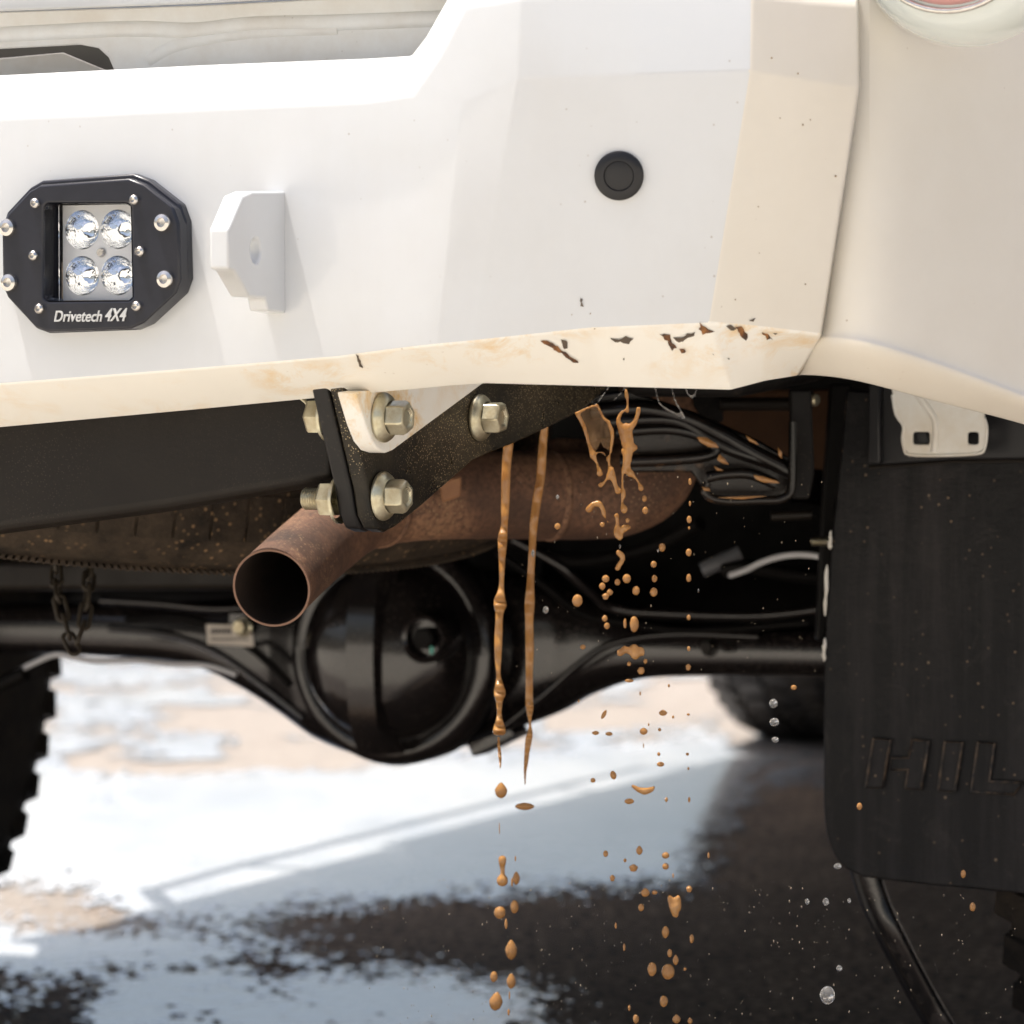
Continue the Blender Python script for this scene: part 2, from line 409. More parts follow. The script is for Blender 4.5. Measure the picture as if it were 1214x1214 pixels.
def blob(bm, c, r, seg=10, sc_=(1, 1, 1), R=None):
    q = bmesh.ops.create_icosphere(bm, subdivisions=2, radius=1)
    for v in q['verts']:
        p = Vector((v.co.x*r*sc_[0], v.co.y*r*sc_[1], v.co.z*r*sc_[2]))
        v.co = (R @ p if R else p) + Vector(c)
    return q['verts']
# ------------------------------------------------------------------ ground
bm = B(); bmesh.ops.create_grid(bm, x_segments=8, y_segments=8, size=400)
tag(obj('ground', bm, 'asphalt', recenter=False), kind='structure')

# ================================================================== TRUCK
truck = empty('pickup_truck', O, (0, 0, -YAW))
tag(truck, 'white pickup truck seen low from behind with muddy water running off its bumper', 'pickup truck')
VB = -1.10                                        # plane of the bumper's rear face
# ---- rear bumper -------------------------------------------------
def bumper():
    # columns: crest, bullnose, crease, bottom crease, lip edge : (px, py, v)
    A = VB
    cols = [
     [(-700,134,A+.055),(-700,128,A+.022),(-700,178,A),(-700,260,A),(-700,505,A),(-700,562,A+.045)],
     [(-300,110,A+.055),(-300,104,A+.022),(-300,156,A),(-300,240,A),(-300,482,A),(-300,536,A+.045)],
     [(0,96,A+.055),(0,89,A+.022),(0,138,A),(0,220,A),(0,456,A),(0,507,A+.045)],
     [(240,84,A+.055),(240,77,A+.022),(240,127,A),(240,200,A),(232,438,A),(232,486,A+.045)],
     [(440,75,A+.055),(440,69,A+.022),(436,118,A),(425,190,A),(400,424,A),(400,470,A+.045)],
     [(490,72,A+.055),(488,66,A+.022),(490,110,A),(478,170,A),(452,417,A),(455,465,A+.045)],
     [(512,50,A+.055),(506,42,A+.012),(522,64,A),(516,140,A),(492,412,A),(500,461,A+.045)],
     [(545,-16,A+.055),(537,-12,A+.012),(553,6,A),(548,120,A),(520,409,A),(530,458,A+.045)],
     [(618,-26,A+.055),(618,-24,A+.012),(618,-4,A+.001),(614,92,A+.001),(563,405,A+.006),(575,455,A+.05)],
     [(750,-34,A+.065),(750,-32,A+.03),(750,-14,A+.020),(752,88,A+.018),(700,390,A+.032),(720,459,A+.075)],
     [(892,-26,A+.085),(892,-24,A+.055),(892,-8,A+.044),(891,84,A+.040),(842,384,A+.060),(868,463,A+.10)],
     [(950,-18,A+.11),(950,-16,A+.08),(951,0,A+.067),(952,94,A+.063),(905,390,A+.083),(905,453,A+.125)],
     [(1015,-12,A+.15),(1015,-10,A+.115),(1016,4,A+.094),(1017,104,A+.090),(972,398,A+.110),(945,446,A+.155)],
    ]
    bm = B(); rows = []
    mid = lambda p, q_, t, tv: (p[0]+(q_[0]-p[0])*t, p[1]+(q_[1]-p[1])*t, p[2]+(q_[2]-p[2])*tv)
    cols = [[c[0], c[1], mid(c[1], c[2], .30, .55), mid(c[1], c[2], .65, .88), (c[2][0], c[2][1]+4, c[2][2])] + c[3:] for c in cols]
    for r in range(8):
        rows.append([T(c[r][0], c[r][1], v=c[r][2]) for c in cols])
    # hidden returns: top goes forward, lip turns up inside
    rows.insert(0, [p + Vector((0, .05, -.01)) for p in rows[0]])
    rows.append([p + Vector((0, .018, .006)) for p in rows[-1]])
    rows.append([p + Vector((0, .004, .05)) for p in rows[-1]])
    V = grid(bm, rows)
    # right edge wraps forward
    last = [v[-1] for v in V][:9]
    e2 = [bm.verts.new(v.co + Vector((-0.003, .012, 0))) for v in last]
    for i in range(len(last)-1): bm.faces.new((last[i], e2[i], e2[i+1], last[i+1]))
    for f in bm.faces: f.smooth = True
    bmesh.ops.recalc_face_normals(bm, faces=bm.faces)
    if sum((f.normal.y * f.calc_area()) for f in bm.faces) > 0:
        bmesh.ops.reverse_faces(bm, faces=bm.faces)
    bm.edges.ensure_lookup_table()
    es = [e for e in bm.edges if len(e.link_faces) == 2 and e.calc_face_angle(0) > math.radians(5)]
    bmesh.ops.bevel(bm, geom=es, offset=0.0055, segments=4, profile=0.5, affect='EDGES', clamp_overlap=True)
    bm.faces.ensure_lookup_table()
    return bm
bmb = bumper()
BV = BVHTree.FromBMesh(bmb)
# lip faces (facing down) take the brightened stained copy, right-facing ones the beige copy
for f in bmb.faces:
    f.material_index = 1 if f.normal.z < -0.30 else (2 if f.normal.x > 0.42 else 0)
tmp = bmb.copy()
bump_o = obj('rear_bumper', tmp, 'white_paint', truck, smooth=50)
bump_o.data.materials.append(M['bounce_lit_stained_paint']); bump_o.data.materials.append(M['bounce_tinted_paint'])
bmb.free()
tag(bump_o, 'white steel rear bar with angled end facets and stained chipped lower lip')
so = bump_o.modifiers.new('thick', 'SOLIDIFY'); so.thickness = 0.004; so.offset = -1
cut = B(); box(cut, T(110, 300, v=VB) , (.076, .10, .074))
cm = bpy.data.meshes.new('cut'); cut.to_mesh(cm); cut.free(); co_ = bpy.data.objects.new('cut', cm); COL.objects.link(co_)
co_.location = Vector((-.0015, 0, 0)); co_.parent = truck; 
bo_ = bump_o.modifiers.new('cut', 'BOOLEAN'); bo_.operation = 'DIFFERENCE'; bo_.object = co_; bo_.solver = 'EXACT'
dg = bpy.context.evaluated_depsgraph_get(); dg.update()
nm_ = bpy.data.meshes.new_from_object(bump_o.evaluated_get(dg)); bump_o.modifiers.clear(); bump_o.data = nm_; nm_.name = 'rear_bumper'
bpy.data.objects.remove(co_)
def onto(px, py, off=0.0008, bv=None):
    c = toT(C0); r = (RTi @ ray(px, py)).normalized()
    hit = (bv or BV).ray_cast(c, r)
    if hit[0] is None: return T(px, py, v=VB)
    return hit[0] - r * off
def chip(poly, m='rust_chip', name='paint_chip', off=0.0008, jag=1.2, th=0.0006):
    """irregular flake lying on the bumper: outline from the photograph, roughened"""
    pts = []
    n = len(poly)
    for i in range(n):
        p, q = poly[i], poly[(i+1) % n]
        k = max(1, int(math.hypot(q[0]-p[0], q[1]-p[1]) / 3))
        for j in range(k):
            t = j / k
            pts.append((p[0]+(q[0]-p[0])*t + random.uniform(-jag, jag), p[1]+(q[1]-p[1])*t + random.uniform(-jag, jag)))
    cx_, cy_ = sum(p[0] for p in pts)/len(pts), sum(p[1] for p in pts)/len(pts)
    bm = B(); cv = bm.verts.new(onto(cx_, cy_, off + th)); ring = [bm.verts.new(onto(x, y, off)) for x, y in pts]
    for i in range(len(ring)): bm.faces.new((cv, ring[i], ring[(i+1) % len(ring)]))
    return obj(name, bm, m, bump_o)
for poly, mt in [
    ([(641,405),(650,404),(662,411),(667,417),(680,425),(687,431),(680,430),(668,421),(655,413)], 'rust_chip'),
    ([(665,402),(671,403),(674,413),(670,415)], 'dark_chip'),
    ([(724,401),(733,403),(741,399),(751,402),(746,408),(735,406),(728,405)], 'dark_chip'),
    ([(782,396),(795,398),(798,408),(803,413),(796,415),(791,404)], 'rust_chip'),
    ([(798,399),(806,402),(815,396),(823,393),(822,398),(810,405),(801,405)], 'dark_chip'),
    ([(830,383),(836,388),(847,393),(833,396),(829,391)], 'rust_chip'),
    ([(806,413),(812,414),(814,418),(808,418)], 'rust_chip'),
    ([(861,386),(868,386),(874,390),(867,392)], 'dark_chip'),
    ([(872,387),(879,388),(887,396),(885,404),(878,398)], 'rust_chip'),
    ([(903,394),(911,396),(916,402),(909,402)], 'rust_chip'),
    ([(889,381),(895,376),(894,381)], 'dark_chip'),
    ([(688,354),(690,354),(691,363),(689,363)], 'dark_chip'),
    ([(421,421),(425,422),(431,437),(427,434)], 'dark_chip'),
    ([(917,394),(922,395),(920,398)], 'dark_chip'),
    ([(844,419),(847,419),(846,421)], 'dark_chip'), ([(863,424),(866,424),(865,427)], 'dark_chip'),
    ([(738,425),(741,425),(740,428)], 'dark_chip')]:
    chip(poly, mt)
# small spots of mud on the facets
for px, py, r in [(915,69,2.2),(946,87,2),(952,148,1.8),(961,142,1.5),(925,140,1.3),(991,209,2),(899,245,1.4),(872,355,1.5),(955,337,1.6),(700,372,1.3),(678,373,1.2),(705,390,1.5),(900,300,1.2),(1004,380,1.3)]:
    chip([(px+.62*r*math.cos(t), py+.62*r*math.sin(t)) for t in (0,1,2,3,4,5)], 'mud_fleck', 'mud_spot', jag=.3)
# sensor cap
sc0 = onto(734, 208, 0.0); nrm = (onto(760, 208, 0) - onto(708, 208, 0)).cross(onto(734, 235, 0) - onto(734, 180, 0)).normalized()
if nrm.y > 0: nrm = -nrm
bm = B(); R_ = 0.0143
lathe(bm, [(R_,-.004),(R_,.0022),(R_-.001,.0032),(R_*.62,.0036),(R_*.58,.0026),(R_*.54,.0028),(0,.0030)], sc0, nrm, 48)
tag(obj('parking_sensor', bm, 'black_plastic', bump_o, 40), 'round black parking sensor cap')
# tow / flag tab standing out of the bar
UT = T(338, 300, v=VB).x
def tabpt(px, py): return T(px, py, u=UT)
vt = lambda dv: UT
zt = T(338, 225, v=VB).z; zb = T(338, 372, v=VB).z
H_ = zt - zb
P = lambda dv, k: Vector((UT, VB - dv, zb + H_ * k))
bm = B()
tabpoly = [P(-.001, .99), P(.018, .98), P(.040, .97), P(.052, .93), P(.069, .66), P(.069, .35), P(.062, .33), P(.044, .13), P(.024, .12), P(.021, 0.02), P(-.001, 0)]
th_ = -0.013
hole_c = P(.036, .50)
prism(bm, tabpoly, (th_, 0, 0), holes=[[hole_c + Vector((0, .0065*math.cos(t*PI/6), .0075*math.sin(t*PI/6))) for t in range(12)]])
tag(obj('mounting_tab', bm, 'white_paint', bump_o, 30, bevel=.0016, seg=3), 'white steel tab with a hole, welded to the bar')
# ---- work light ---------------------------------------------------
wl_c = T(110, 300, v=VB)
wl = empty('work_light', wl_c, parent=truck); wl['_c'] = list(wl_c)
tag(wl, 'square black flush mount work light with four lamps and chrome screws')
def pv(pts, v): return [T(x, y, v=v) for x, y in pts]
outl = [(50,214),(158,206),(176,213),(213,242),(220,262),(222,330),(216,347),(176,384),(160,391),(58,395),(44,390),(9,352),(3,338),(2,270),(8,252),(36,222)]
VL = VB - .016
def shrink(pts, k):
    cx_ = sum(p[0] for p in pts)/len(pts); cy_ = sum(p[1] for p in pts)/len(pts)
    return [(cx_+(x-cx_)*k, cy_+(y-cy_)*k) for x, y in pts]
shift = -(VB - VL) * 0  # outline is taken on the front plane
hole = [(52,245),(56,241),(150,241),(155,245),(157,352),(153,356),(56,357),(52,353)]
bm = B()
face = shrink(outl, .965)
face = [(x-4, y+2) for x, y in face]
prism(bm, pv(face, VL), (0, .014, 0), holes=[pv(hole, VL)])
bez = obj('bezel', bm, 'anodised_black', wl, 30, bevel=.0018, seg=3)
bm = B(); prism(bm, pv(outl, VB-.008), (0, .0085, 0), holes=[pv(hole, VB-.008)])
obj('flange', bm, 'anodised_black', wl, 30, bevel=.003, seg=3)
# recess walls and lamp plate
hp = pv(hole, VL); back = [p + Vector((0, .021, 0)) for p in hp]
bm = B(); 
va = [bm.verts.new(p) for p in hp]; vb = [bm.verts.new(p) for p in back]; ring_faces(bm, va, vb)
obj('lamp_recess', bm, 'anodised_black', wl)
ctr = sum(back, Vector()) / len(back)
wid = (back[2] - back[0]).length * 0.98
bm = B(); hw = .0262
zc = ctr.z
base = [Vector((ctr.x + sx_*.0275, ctr.y - .004, zc + sz_*.0290)) for sx_, sz_ in ((-1,-1),(1,-1),(1,1),(-1,1))]
cen = [(sx_*.0126-.0012, sz_*.0140) for sx_ in (-1, 1) for sz_ in (-1, 1)]
RR_ = .0120
prism(bm, base, (0, .003, 0), holes=[[Vector((ctr.x+cx_+RR_*math.cos(t*PI/14), ctr.y-.004, zc+cz_+RR_*math.sin(t*PI/14))) for t in range(28)] for cx_, cz_ in cen])
obj('lamp_plate', bm, 'reflector_plastic', wl, 30)
for cx_, cz_ in cen:
    bm = B()
    lathe(bm, [(RR_, 0.0), (RR_*.93, -.004), (RR_*.78, -.009), (RR_*.5, -.0135), (RR_*.2, -.015), (0, -.0148)], (ctr.x+cx_, ctr.y-.0042, zc+cz_), (0, -1, 0), 28)
    rf = obj('reflector', bm, 'mirror_reflector', wl, 80)
    bm = B(); lathe(bm, [(RR_*.42, 0), (RR_*.38, .002), (RR_*.2, .0035), (0, .004)], (ctr.x+cx_, ctr.y+.006, zc+cz_), (0, -1, 0), 16)
    obj('light_emitting_diode', bm, 'lens_glass', wl, 80)
bm = B(); prism(bm, [p + Vector((0, -.004, 0)) for p in base], (0, -.0012, 0)); obj('lens_cover', bm, 'lens_glass', wl)
bm = B(); lathe(bm, [(0, .002), (.0022, .002), (.003, 0)], (ctr.x, ctr.y-.0045, zc), (0, -1, 0), 12); obj('centre_screw', bm, 'stainless_steel', wl)
def cap_screw(px, py, r, name):
    p = T(px, py, v=VL); bm = B()
    lathe(bm, [(r*1.0, 0), (r, .0012), (r*.9, .0028), (r*.52, .0036), (r*.46, .0016), (0, .0014)], p, (0, -1, 0), 20)
    return obj(name, bm, 'stainless_steel', wl, 50)
for px, py in ((10,270),(12,335),(194,264),(197,331)): cap_screw(px, py, .0056, 'cap_screw')
for px, py in ((43,241),(160,237),(41,303),(167,298),(48,366),(163,363)): cap_screw(px, py, .0033, 'small_screw')
def text_mesh(txt, size, shear=0.0, extr=.0004, bold=0.0):
    cu = bpy.data.curves.new('lettering', 'FONT'); cu.body = txt; cu.size = size; cu.shear = shear; cu.extrude = extr; cu.align_x = 'CENTER'; cu.align_y = 'CENTER'
    cu.offset = bold
    ob = bpy.data.objects.new('tmp', cu); COL.objects.link(ob)
    dg = bpy.context.evaluated_depsgraph_get(); dg.update()
    me = bpy.data.meshes.new_from_object(ob.evaluated_get(dg))
    bpy.data.objects.remove(ob); return me
me = text_mesh('Drivetech', .0094, .25, bold=.00012); me.transform(Matrix.Scale(0.9, 4, (1, 0, 0)))
o = link('lettering', me, 'lettering_white', wl); o.rotation_euler = (PI/2, 0, 0)
o.location = T(92, 375.5, v=VL-.0006) - wl_c
me = text_mesh('4X4', .0108, .35, bold=.0002); me.transform(Matrix.Scale(0.78, 4, (1, 0, 0)))
o = link('lettering', me, 'lettering_white', wl); o.rotation_euler = (PI/2, 0, 0); o.location = T(136, 374, v=VL-.0006) - wl_c
# ---- tailgate and valance ------------------------------------------
VT = VB + .10
bm = B()
slot = [(-260,66),(-40,60),(95,53),(116,57),(128,68),(135,84),(137,104),(-260,118)]
outer = [(-700,-10),(-300,20),(0,14),(240,6),(620,-14),(640,-40),(640,160),(-700,190)]
prism(bm, pv(outer, VT), (0, .002, 0), holes=[pv(slot, VT)])
val = obj('tailgate_sill', bm, 'dusty_white_paint', truck, 30, bevel=.001)
bm = B()
rid = spline([(-300,54),(-60,44),(60,38),(160,34),(230,36),(300,29),(420,26),(620,18)], 6)
tube(bm, [T(x, y, v=VT) + Vector((0, .0045, 0)) for x, y in rid], .0068, 16)
obj('pressed_ridge', bm, 'dusty_white_paint', val, 80)
bm = B(); tube(bm, [T(x, y, v=VT) + Vector((0, .0062, 0)) for x, y in spline([(175,72),(215,52),(300,38),(400,34)], 6)], .0075, 16)
obj('pressed_ridge', bm, 'dusty_white_paint', val, 80)
bm = B()   # inner part visible through the slot
prism(bm, pv([(-260,70),(-100,78),(74,62),(142,90),(150,150),(-260,150)], VT+.03), (0, .002, 0)); obj('inner_bracket', bm, 'dusty_white_paint', val, bevel=.001)
bm = B(); prism(bm, pv([(-400,20),(260,20),(260,180),(-400,180)], VT+.07), (0, .003, 0)); obj('inner_panel', bm, 'unlit_cavity_grey', val)
bm = B()
tg = [(-700,-10),(-300,20),(0,14),(240,5),(640,-16)]
rows = [[T(x, y, v=VT+.002) for x, y in tg], [T(x, y-4, v=VT-.03) for x, y in tg], [T(x, y-20, v=VT-.042) for x, y in tg], [T(x, y-60, v=VT-.045) + Vector((0, 0, .0)) for x, y in tg], [T(x, y-1200, v=VT-.035) for x, y in tg]]
grid(bm, rows); obj('tailgate', bm, 'white_paint', truck, 40)
# ---- quarter panel (rear corner of the tub) ------------------------
def quarter():
    #            px  v
    cs = [(938,-.955),(985,-.988),(1030,-.990),(1080,-.965),(1150,-.922),(1214,-.880),(1290,-.825),(1360,-.765),(1420,-.69),(1470,-.60)]
    crease = {938:402,985:398,1030:404,1080:420,1150:444,1214:469,1290:500,1360:530,1420:555,1470:575}
    low = {938:447,985:448,1030:457,1080:471,1150:489,1214:505,1290:530,1360:555,1420:580,1470:600}
    rows = []
    for k, y in enumerate((-1100, -500, -100, 60, 200, 310)):
        rows.append([T(x, y, v=v + (0.004 if y < -400 else 0)) for x, v in cs])
    rows.append([T(x, crease[x]-20, v=v+.001) for x, v in cs])
    rows.append([T(x, crease[x]-4, v=v+.001) for x, v in cs])
    rows.append([T(x, crease[x]-1, v=v-.001) for x, v in cs])
    rows.append([T(x, crease[x]+4, v=v-.0015) for x, v in cs])
    rows.append([T(x, (crease[x]*.6+low[x]*.4)+0, v=v+.006) for x, v in cs])
    rows.append([T(x, low[x]-6, v=v+.028) for x, v in cs])
    rows.append([T(x, low[x], v=v+.036) for x, v in cs])
    rows.append([p + Vector((0, .006, .006)) for p in rows[-1]])
    rows.append([p + Vector((0, .006, .06)) for p in rows[-1]])
    bm = B(); grid(bm, rows); return bm
bm = quarter()
q = obj('quarter_panel', bm, 'bounce_tinted_paint', truck, 60, sub=2)
tag(q, 'shaded white rear corner panel of the tub with folded lower lip')
cr = q.modifiers.new('thick', 'SOLIDIFY'); cr.thickness = .0015; cr.offset = -1
# tail lamp
lc = T(1142, -52, v=-.985)
bm = B(); n_ = 40
def lampring(rx, ry, vv_): return [Vector((lc.x + rx*math.cos(2*PI*k/n_), vv_ , lc.z + ry*math.sin(2*PI*k/n_))) for k in range(n_)]
rings = [lampring(.062, .052, -.975), lampring(.060, .050, -.990), lampring(.054, .044, -1.003), lampring(.044,.035,-1.008)]
vr = [[bm.verts.new(p) for p in r] for r in rings]
for i in range(3): ring_faces(bm, vr[i], vr[i+1])
bm.faces.new(vr[-1])
tl = obj('tail_lamp', bm, 'clear_lens', truck, 60)
tag(tl, 'tail lamp with clear rim and pink red lens')
rings = [lampring(.041, .030, -1.008), lampring(.038, .027, -1.014), lampring(.025, .017, -1.019), lampring(.01, .007, -1.021)]
bm = B(); vr = [[bm.verts.new(p) for p in r] for r in rings]
for i in range(3): ring_faces(bm, vr[i], vr[i+1])
bm.faces.new(vr[-1]); obj('red_lens', bm, 'red_lens', tl, 80)
bm = B(); tube(bm, [p + Vector((0, -.002, 0)) for p in lampring(.0435, .0335, -1.008)], .0018, 8, closed=True); obj('chrome_ring', bm, 'stainless_steel', tl, 80)

# ---- body beyond the frame -----------------------------------------
def side(bm, u0, u1, poly): prism(bm, [Vector((u0, y, z)) for y, z in poly], (u1-u0, 0, 0))
bm = B(); box(bm, (0, .29, .80), (1.60, 2.13, .04)); obj('tub_floor', bm, 'dark_underbody', truck)
def arch(cy, r, z0, n=14): return [(cy - r*math.cos(PI*k/n), z0 + r*math.sin(PI*k/n)*.98) for k in range(n+1)]
RW = .40
lowz = .52
for sgn, nm in ((1, 'right'), (-1, 'left')):
    bm = B()
    poly = [(-.66, 1.28), (-.66, .60)] + [(-.66+.13, lowz)] + arch(0, .47, .46) + [(.60, lowz), (1.36, lowz), (1.36, 1.28)]
    side(bm, sgn*.86, sgn*.925, poly); obj('tub_side', bm, 'white_paint', truck, 30, bevel=.012, seg=3)
    bm = B()
    poly = [(1.38, 1.25), (1.38, .46), (2.62, .46)] + [(y, z) for y, z in arch(3.085, .46, .46)] + [(3.62, .46), (3.92, .50), (3.96, .80), (3.85, .98), (3.2, 1.10), (2.75, 1.20)]
    side(bm, sgn*.84, sgn*.925, poly); obj('cab_side', bm, 'white_paint', truck, 30, bevel=.015, seg=3)
bm = B(); side(bm, -.84, .84, [(1.38, .60), (2.55, .60), (2.55, .95), (3.55, .95), (3.92, .60), (3.97, .85), (3.85, .99), (3.2, 1.12), (2.72, 1.22), (2.15, 1.74), (1.50, 1.78), (1.38, 1.25)])
cabo = obj('cab', bm, 'white_paint', truck, 30, bevel=.03, seg=3)
bm = B(); side(bm, -.60, .60, [(2.70, 1.262), (2.21, 1.70), (2.205, 1.695), (2.69, 1.255)]); 
box(bm, (0, 2.47, 1.49), (1.40, .02, .60), Matrix.Rotation(math.radians(-48), 3, 'X')); obj('windscreen', bm, 'window_glass', cabo)
for sgn in (1, -1):
    bm = B(); prism(bm, [Vector((sgn*.846, y, z)) for y, z in ((1.50, 1.28), (2.55, 1.28), (2.12, 1.66), (1.52, 1.68))], (sgn*.006, 0, 0)); obj('side_window', bm, 'window_glass', cabo)
bm = B(); box(bm, (0, 3.97, .62), (1.7, .12, .24)); obj('front_bumper', bm, 'white_paint', truck, bevel=.03, seg=3)
for sgn in (1, -1):
    sp0 = Vector((sgn*.970, 1.6, .40))
    bm = B(); tube(bm, [Vector((sgn*.90, .80, .44)), Vector((sgn*.970, .90, .41)), Vector((sgn*.978, 1.1, .40)), Vector((sgn*.980, 2.2, .40)), Vector((sgn*.970, 2.42, .41)), Vector((sgn*.90, 2.5, .44))], .014, 14)
    st = obj('side_step', bm, 'white_paint', truck, 80)
    for vy in (1.15, 2.1):
        bm = B(); tube(bm, [Vector((sgn*.980, vy, .40)), Vector((sgn*.80, vy, .44)), Vector((sgn*.55, vy, .56))], .012, 8); obj('step_bracket', bm, 'black_powder_coat', st, 80)
# ---- wheels --------------------------------------------------------
def tyre_bm(r=RW, wdt=.25, rim=.215):
    bm = B()
    h = wdt/2
    prof = [(rim, -h*.80), (rim+.012, -h*.92), (rim+.06, -h*1.02), (r-.09, -h*1.03), (r-.034, -h*1.02), (r-.014, -h*.97), (r-.007, -h*.82), (r-.004, 0)]
    prof = prof + [(a_, -b_) for a_, b_ in reversed(prof[:-1])]
    lathe(bm, prof, (0, 0, 0), (1, 0, 0), 72); return bm
def tread_bm(r=RW, wdt=.25, n=54):
    bm = B()
    for k in range(n):
        for row, (x0, ww, ln, off) in enumerate(((-.105, .050, .040, 0), (-.048, .044, .044, .5), (.0, .040, .042, 0), (.048, .044, .044, .5), (.105, .050, .040, 0))):
            ln = ln*.82
            a_ = 2*PI*(k+off)/n
            rr_ = r - (.006 if abs(x0) < .1 else .012)
            R = Matrix.Rotation(a_, 3, 'X')
            tilt = Matrix.Rotation(.35*(1 if x0 > 0 else -1) * (0.35 if abs(x0) < .1 else 1), 3, 'Y')
            box(bm, R @ Vector((x0, 0, rr_)), (ww, ln*.88*random.uniform(.9, 1.08), .016), R @ tilt @ Matrix.Rotation(.25*(1 if row % 2 else -1), 3, 'Z'))
            if abs(x0) > .1:      # shoulder lug running down the sidewall
                box(bm, R @ Vector((x0*1.13, 0, rr_-.028)), (.008, ln*.7, .030), R @ Matrix.Rotation(.25*(1 if x0 > 0 else -1), 3, 'Y'))
    return bm
def rim_bm(rim=.218, wdt=.25):
    bm = B()
    for s_ in (1, -1):
        pass
    lathe(bm, [(rim+.006, -.10), (rim-.004, -.095), (rim-.018, -.06), (rim-.022, .05), (rim-.06, .055), (.09, .035), (.06, .05), (.03, .055), (0, .055)], (0, 0, 0), (1, 0, 0), 40)
    lathe(bm, [(rim-.022, .05), (rim-.010, .085), (rim+.006, .10)], (0, 0, 0), (1, 0, 0), 40)
    return bm
tyd = trd = rmd = None
def wheel(u, v, rot=0.0, z=RW-.006, flip=1, tread=True):
    global tyd, trd, rmd
    we = empty('wheel', (u, v, z), (rot, 0, 0 if flip > 0 else PI), truck)
    if tyd is None:
        o1 = obj('tyre', tyre_bm(), 'tyre_rubber', None, 40, recenter=False); o2 = obj('tread', tread_bm(), 'tyre_rubber', None, 30, recenter=False, bevel=0)
        o3 = obj('rim', rim_bm(), 'black_powder_coat', None, 40, recenter=False)
        tyd, trd, rmd = o1.data, o2.data, o3.data
        for o in (o1, o2, o3): o.parent = we
        o2['kind'] = 'stuff'
    else:
        for nm, d in (('tyre', tyd), ('tread', trd), ('rim', rmd)):
            o = bpy.data.objects.new(nm, d); COL.objects.link(o); o.parent = we
            if nm == 'tread': o['kind'] = 'stuff'
    return we
wheel(.765, 0, .1, flip=1); wheel(-.765, 0, .7, flip=-1); wheel(.765, 3.085, 1.2, flip=1); wheel(-.765, 3.085, 2.1, flip=-1)
# wheel-arch liners keep daylight out of the arches
for sgn in (1, -1):
    bm = B()
    rows = [[Vector((sgn*x, .02 - .455*math.cos(PI*k/16), .46 + .37*math.sin(PI*k/16))) for k in range(17)] for x in (.62, .86)]
    grid(bm, rows)
    o = obj('wheel_arch_liner', bm, 'dark_underbody', truck, 60)
# ---- chassis -------------------------------------------------------
for sgn in (1, -1):
    bm = B(); prism(bm, [Vector((sgn*.46, y, z)) for y, z in ((-.66, .63), (-.66, .74), (-.5, .76), (-.2, .82), (.3, .80), (.8, .66), (3.6, .66), (3.6, .54), (.8, .54), (.3, .68), (-.2, .70), (-.5, .64))], (sgn*.09, 0, 0))
    obj('chassis_rail', bm, 'dark_underbody', truck, 30, bevel=.008)
bm = B(); box(bm, (0, .62, .60), (1.50, .5, .44)); ft = obj('fuel_tank', bm, 'dark_underbody', truck, 30, bevel=.05, seg=4)
bm = B(); box(bm, (0.1, 1.6, .56), (1.2, 1.2, .30)); obj('gearbox_guard', bm, 'dark_underbody', truck, 30, bevel=.05, seg=3)
bm = B(); box(bm, (0, 3.2, .60), (1.1, .7, .36)); obj('sump_guard', bm, 'dark_underbody', truck, 30, bevel=.05, seg=3)
# ---- rear axle -----------------------------------------------------
ax = empty('rear_axle', (0, 0, .395), parent=truck); ax['_c'] = [0, 0, .395]
DA = 3.50
def axu(px): return T(px, 760, v=-.02).x
def zat(px, py): return T(px, py, v=-.06).z
top = [(-60,712),(0,712),(120,712),(230,712),(300,706),(345,690),(400,672),(470,662),(540,668),(600,676),(660,688),(700,705),(760,728),(840,738),(975,742),(1100,745)]
bot = [(-60,772),(0,774),(120,778),(230,787),(290,815),(345,848),(400,882),(470,899),(540,888),(600,868),(660,846),(700,824),(760,805),(840,800),(975,801),(1100,803)]
tp = spline(top, 5); bt = spline(bot, 5)
bm = B(); rings = []
for (x1, y1), (x2, y2) in zip(tp, bt):
    a_ = T(x1, y1, v=-.03); b_ = T(x2, y2, v=-.03)
    zc = (a_.z + b_.z)/2; hz = (a_.z - b_.z)/2; uc = (a_.x+b_.x)/2
    dp = min(.085, max(.034, hz*.62))
    ring = []
    for k in range(28):
        t = 2*PI*k/28
        cc, ss = math.cos(t), math.sin(t)
        e = .62
        ring.append(bm.verts.new(Vector((uc, -.03 + dp*math.copysign(abs(cc)**e, cc), zc + hz*math.copysign(abs(ss)**e, ss)))))
    rings.append(ring)
for i in range(len(rings)-1): ring_faces(bm, rings[i], rings[i+1])
bm.faces.new(rings[0][::-1]); bm.faces.new(rings[-1])
obj('axle_housing', bm, 'axle_black', ax, 60)
# differential cover: dished dome with a flange ring
dc = T(466, 772, v=-.13)
bm = B()
k_ = .755*3.42/3.55/1000
R0 = 128*k_
lathe(bm, [(R0+.004, -.035), (R0+.006, -.004), (R0+.003, .006), (R0-.006, .009), (R0-.013, .006), (R0*.86, .010), (R0*.80, .024), (R0*.68, .043), (R0*.46, .052), (R0*.2, .055), (0, .056)], dc, (0.0, -1, .04), 64)
obj('differential_cover', bm, 'axle_black', ax, 60)
bm = B()   # raised flat rib down the dome
rows = []
for k in range(13):
    zz = R0*(.92 - 1.84*k/12)
    q_ = math.sqrt(max(0, 1-(zz/R0)**2))
    y = dc.y - .004 - .056*q_**0.6
    rows.append([Vector((dc.x-.020, y+.012, dc.z+zz)), Vector((dc.x-.013, y-.004, dc.z+zz)), Vector((dc.x+.013, y-.004, dc.z+zz)), Vector((dc.x+.022, y+.014, dc.z+zz))])
grid(bm, rows); obj('cover_rib', bm, 'axle_black', ax, 60)
pg = T(503, 757, v=-.205)
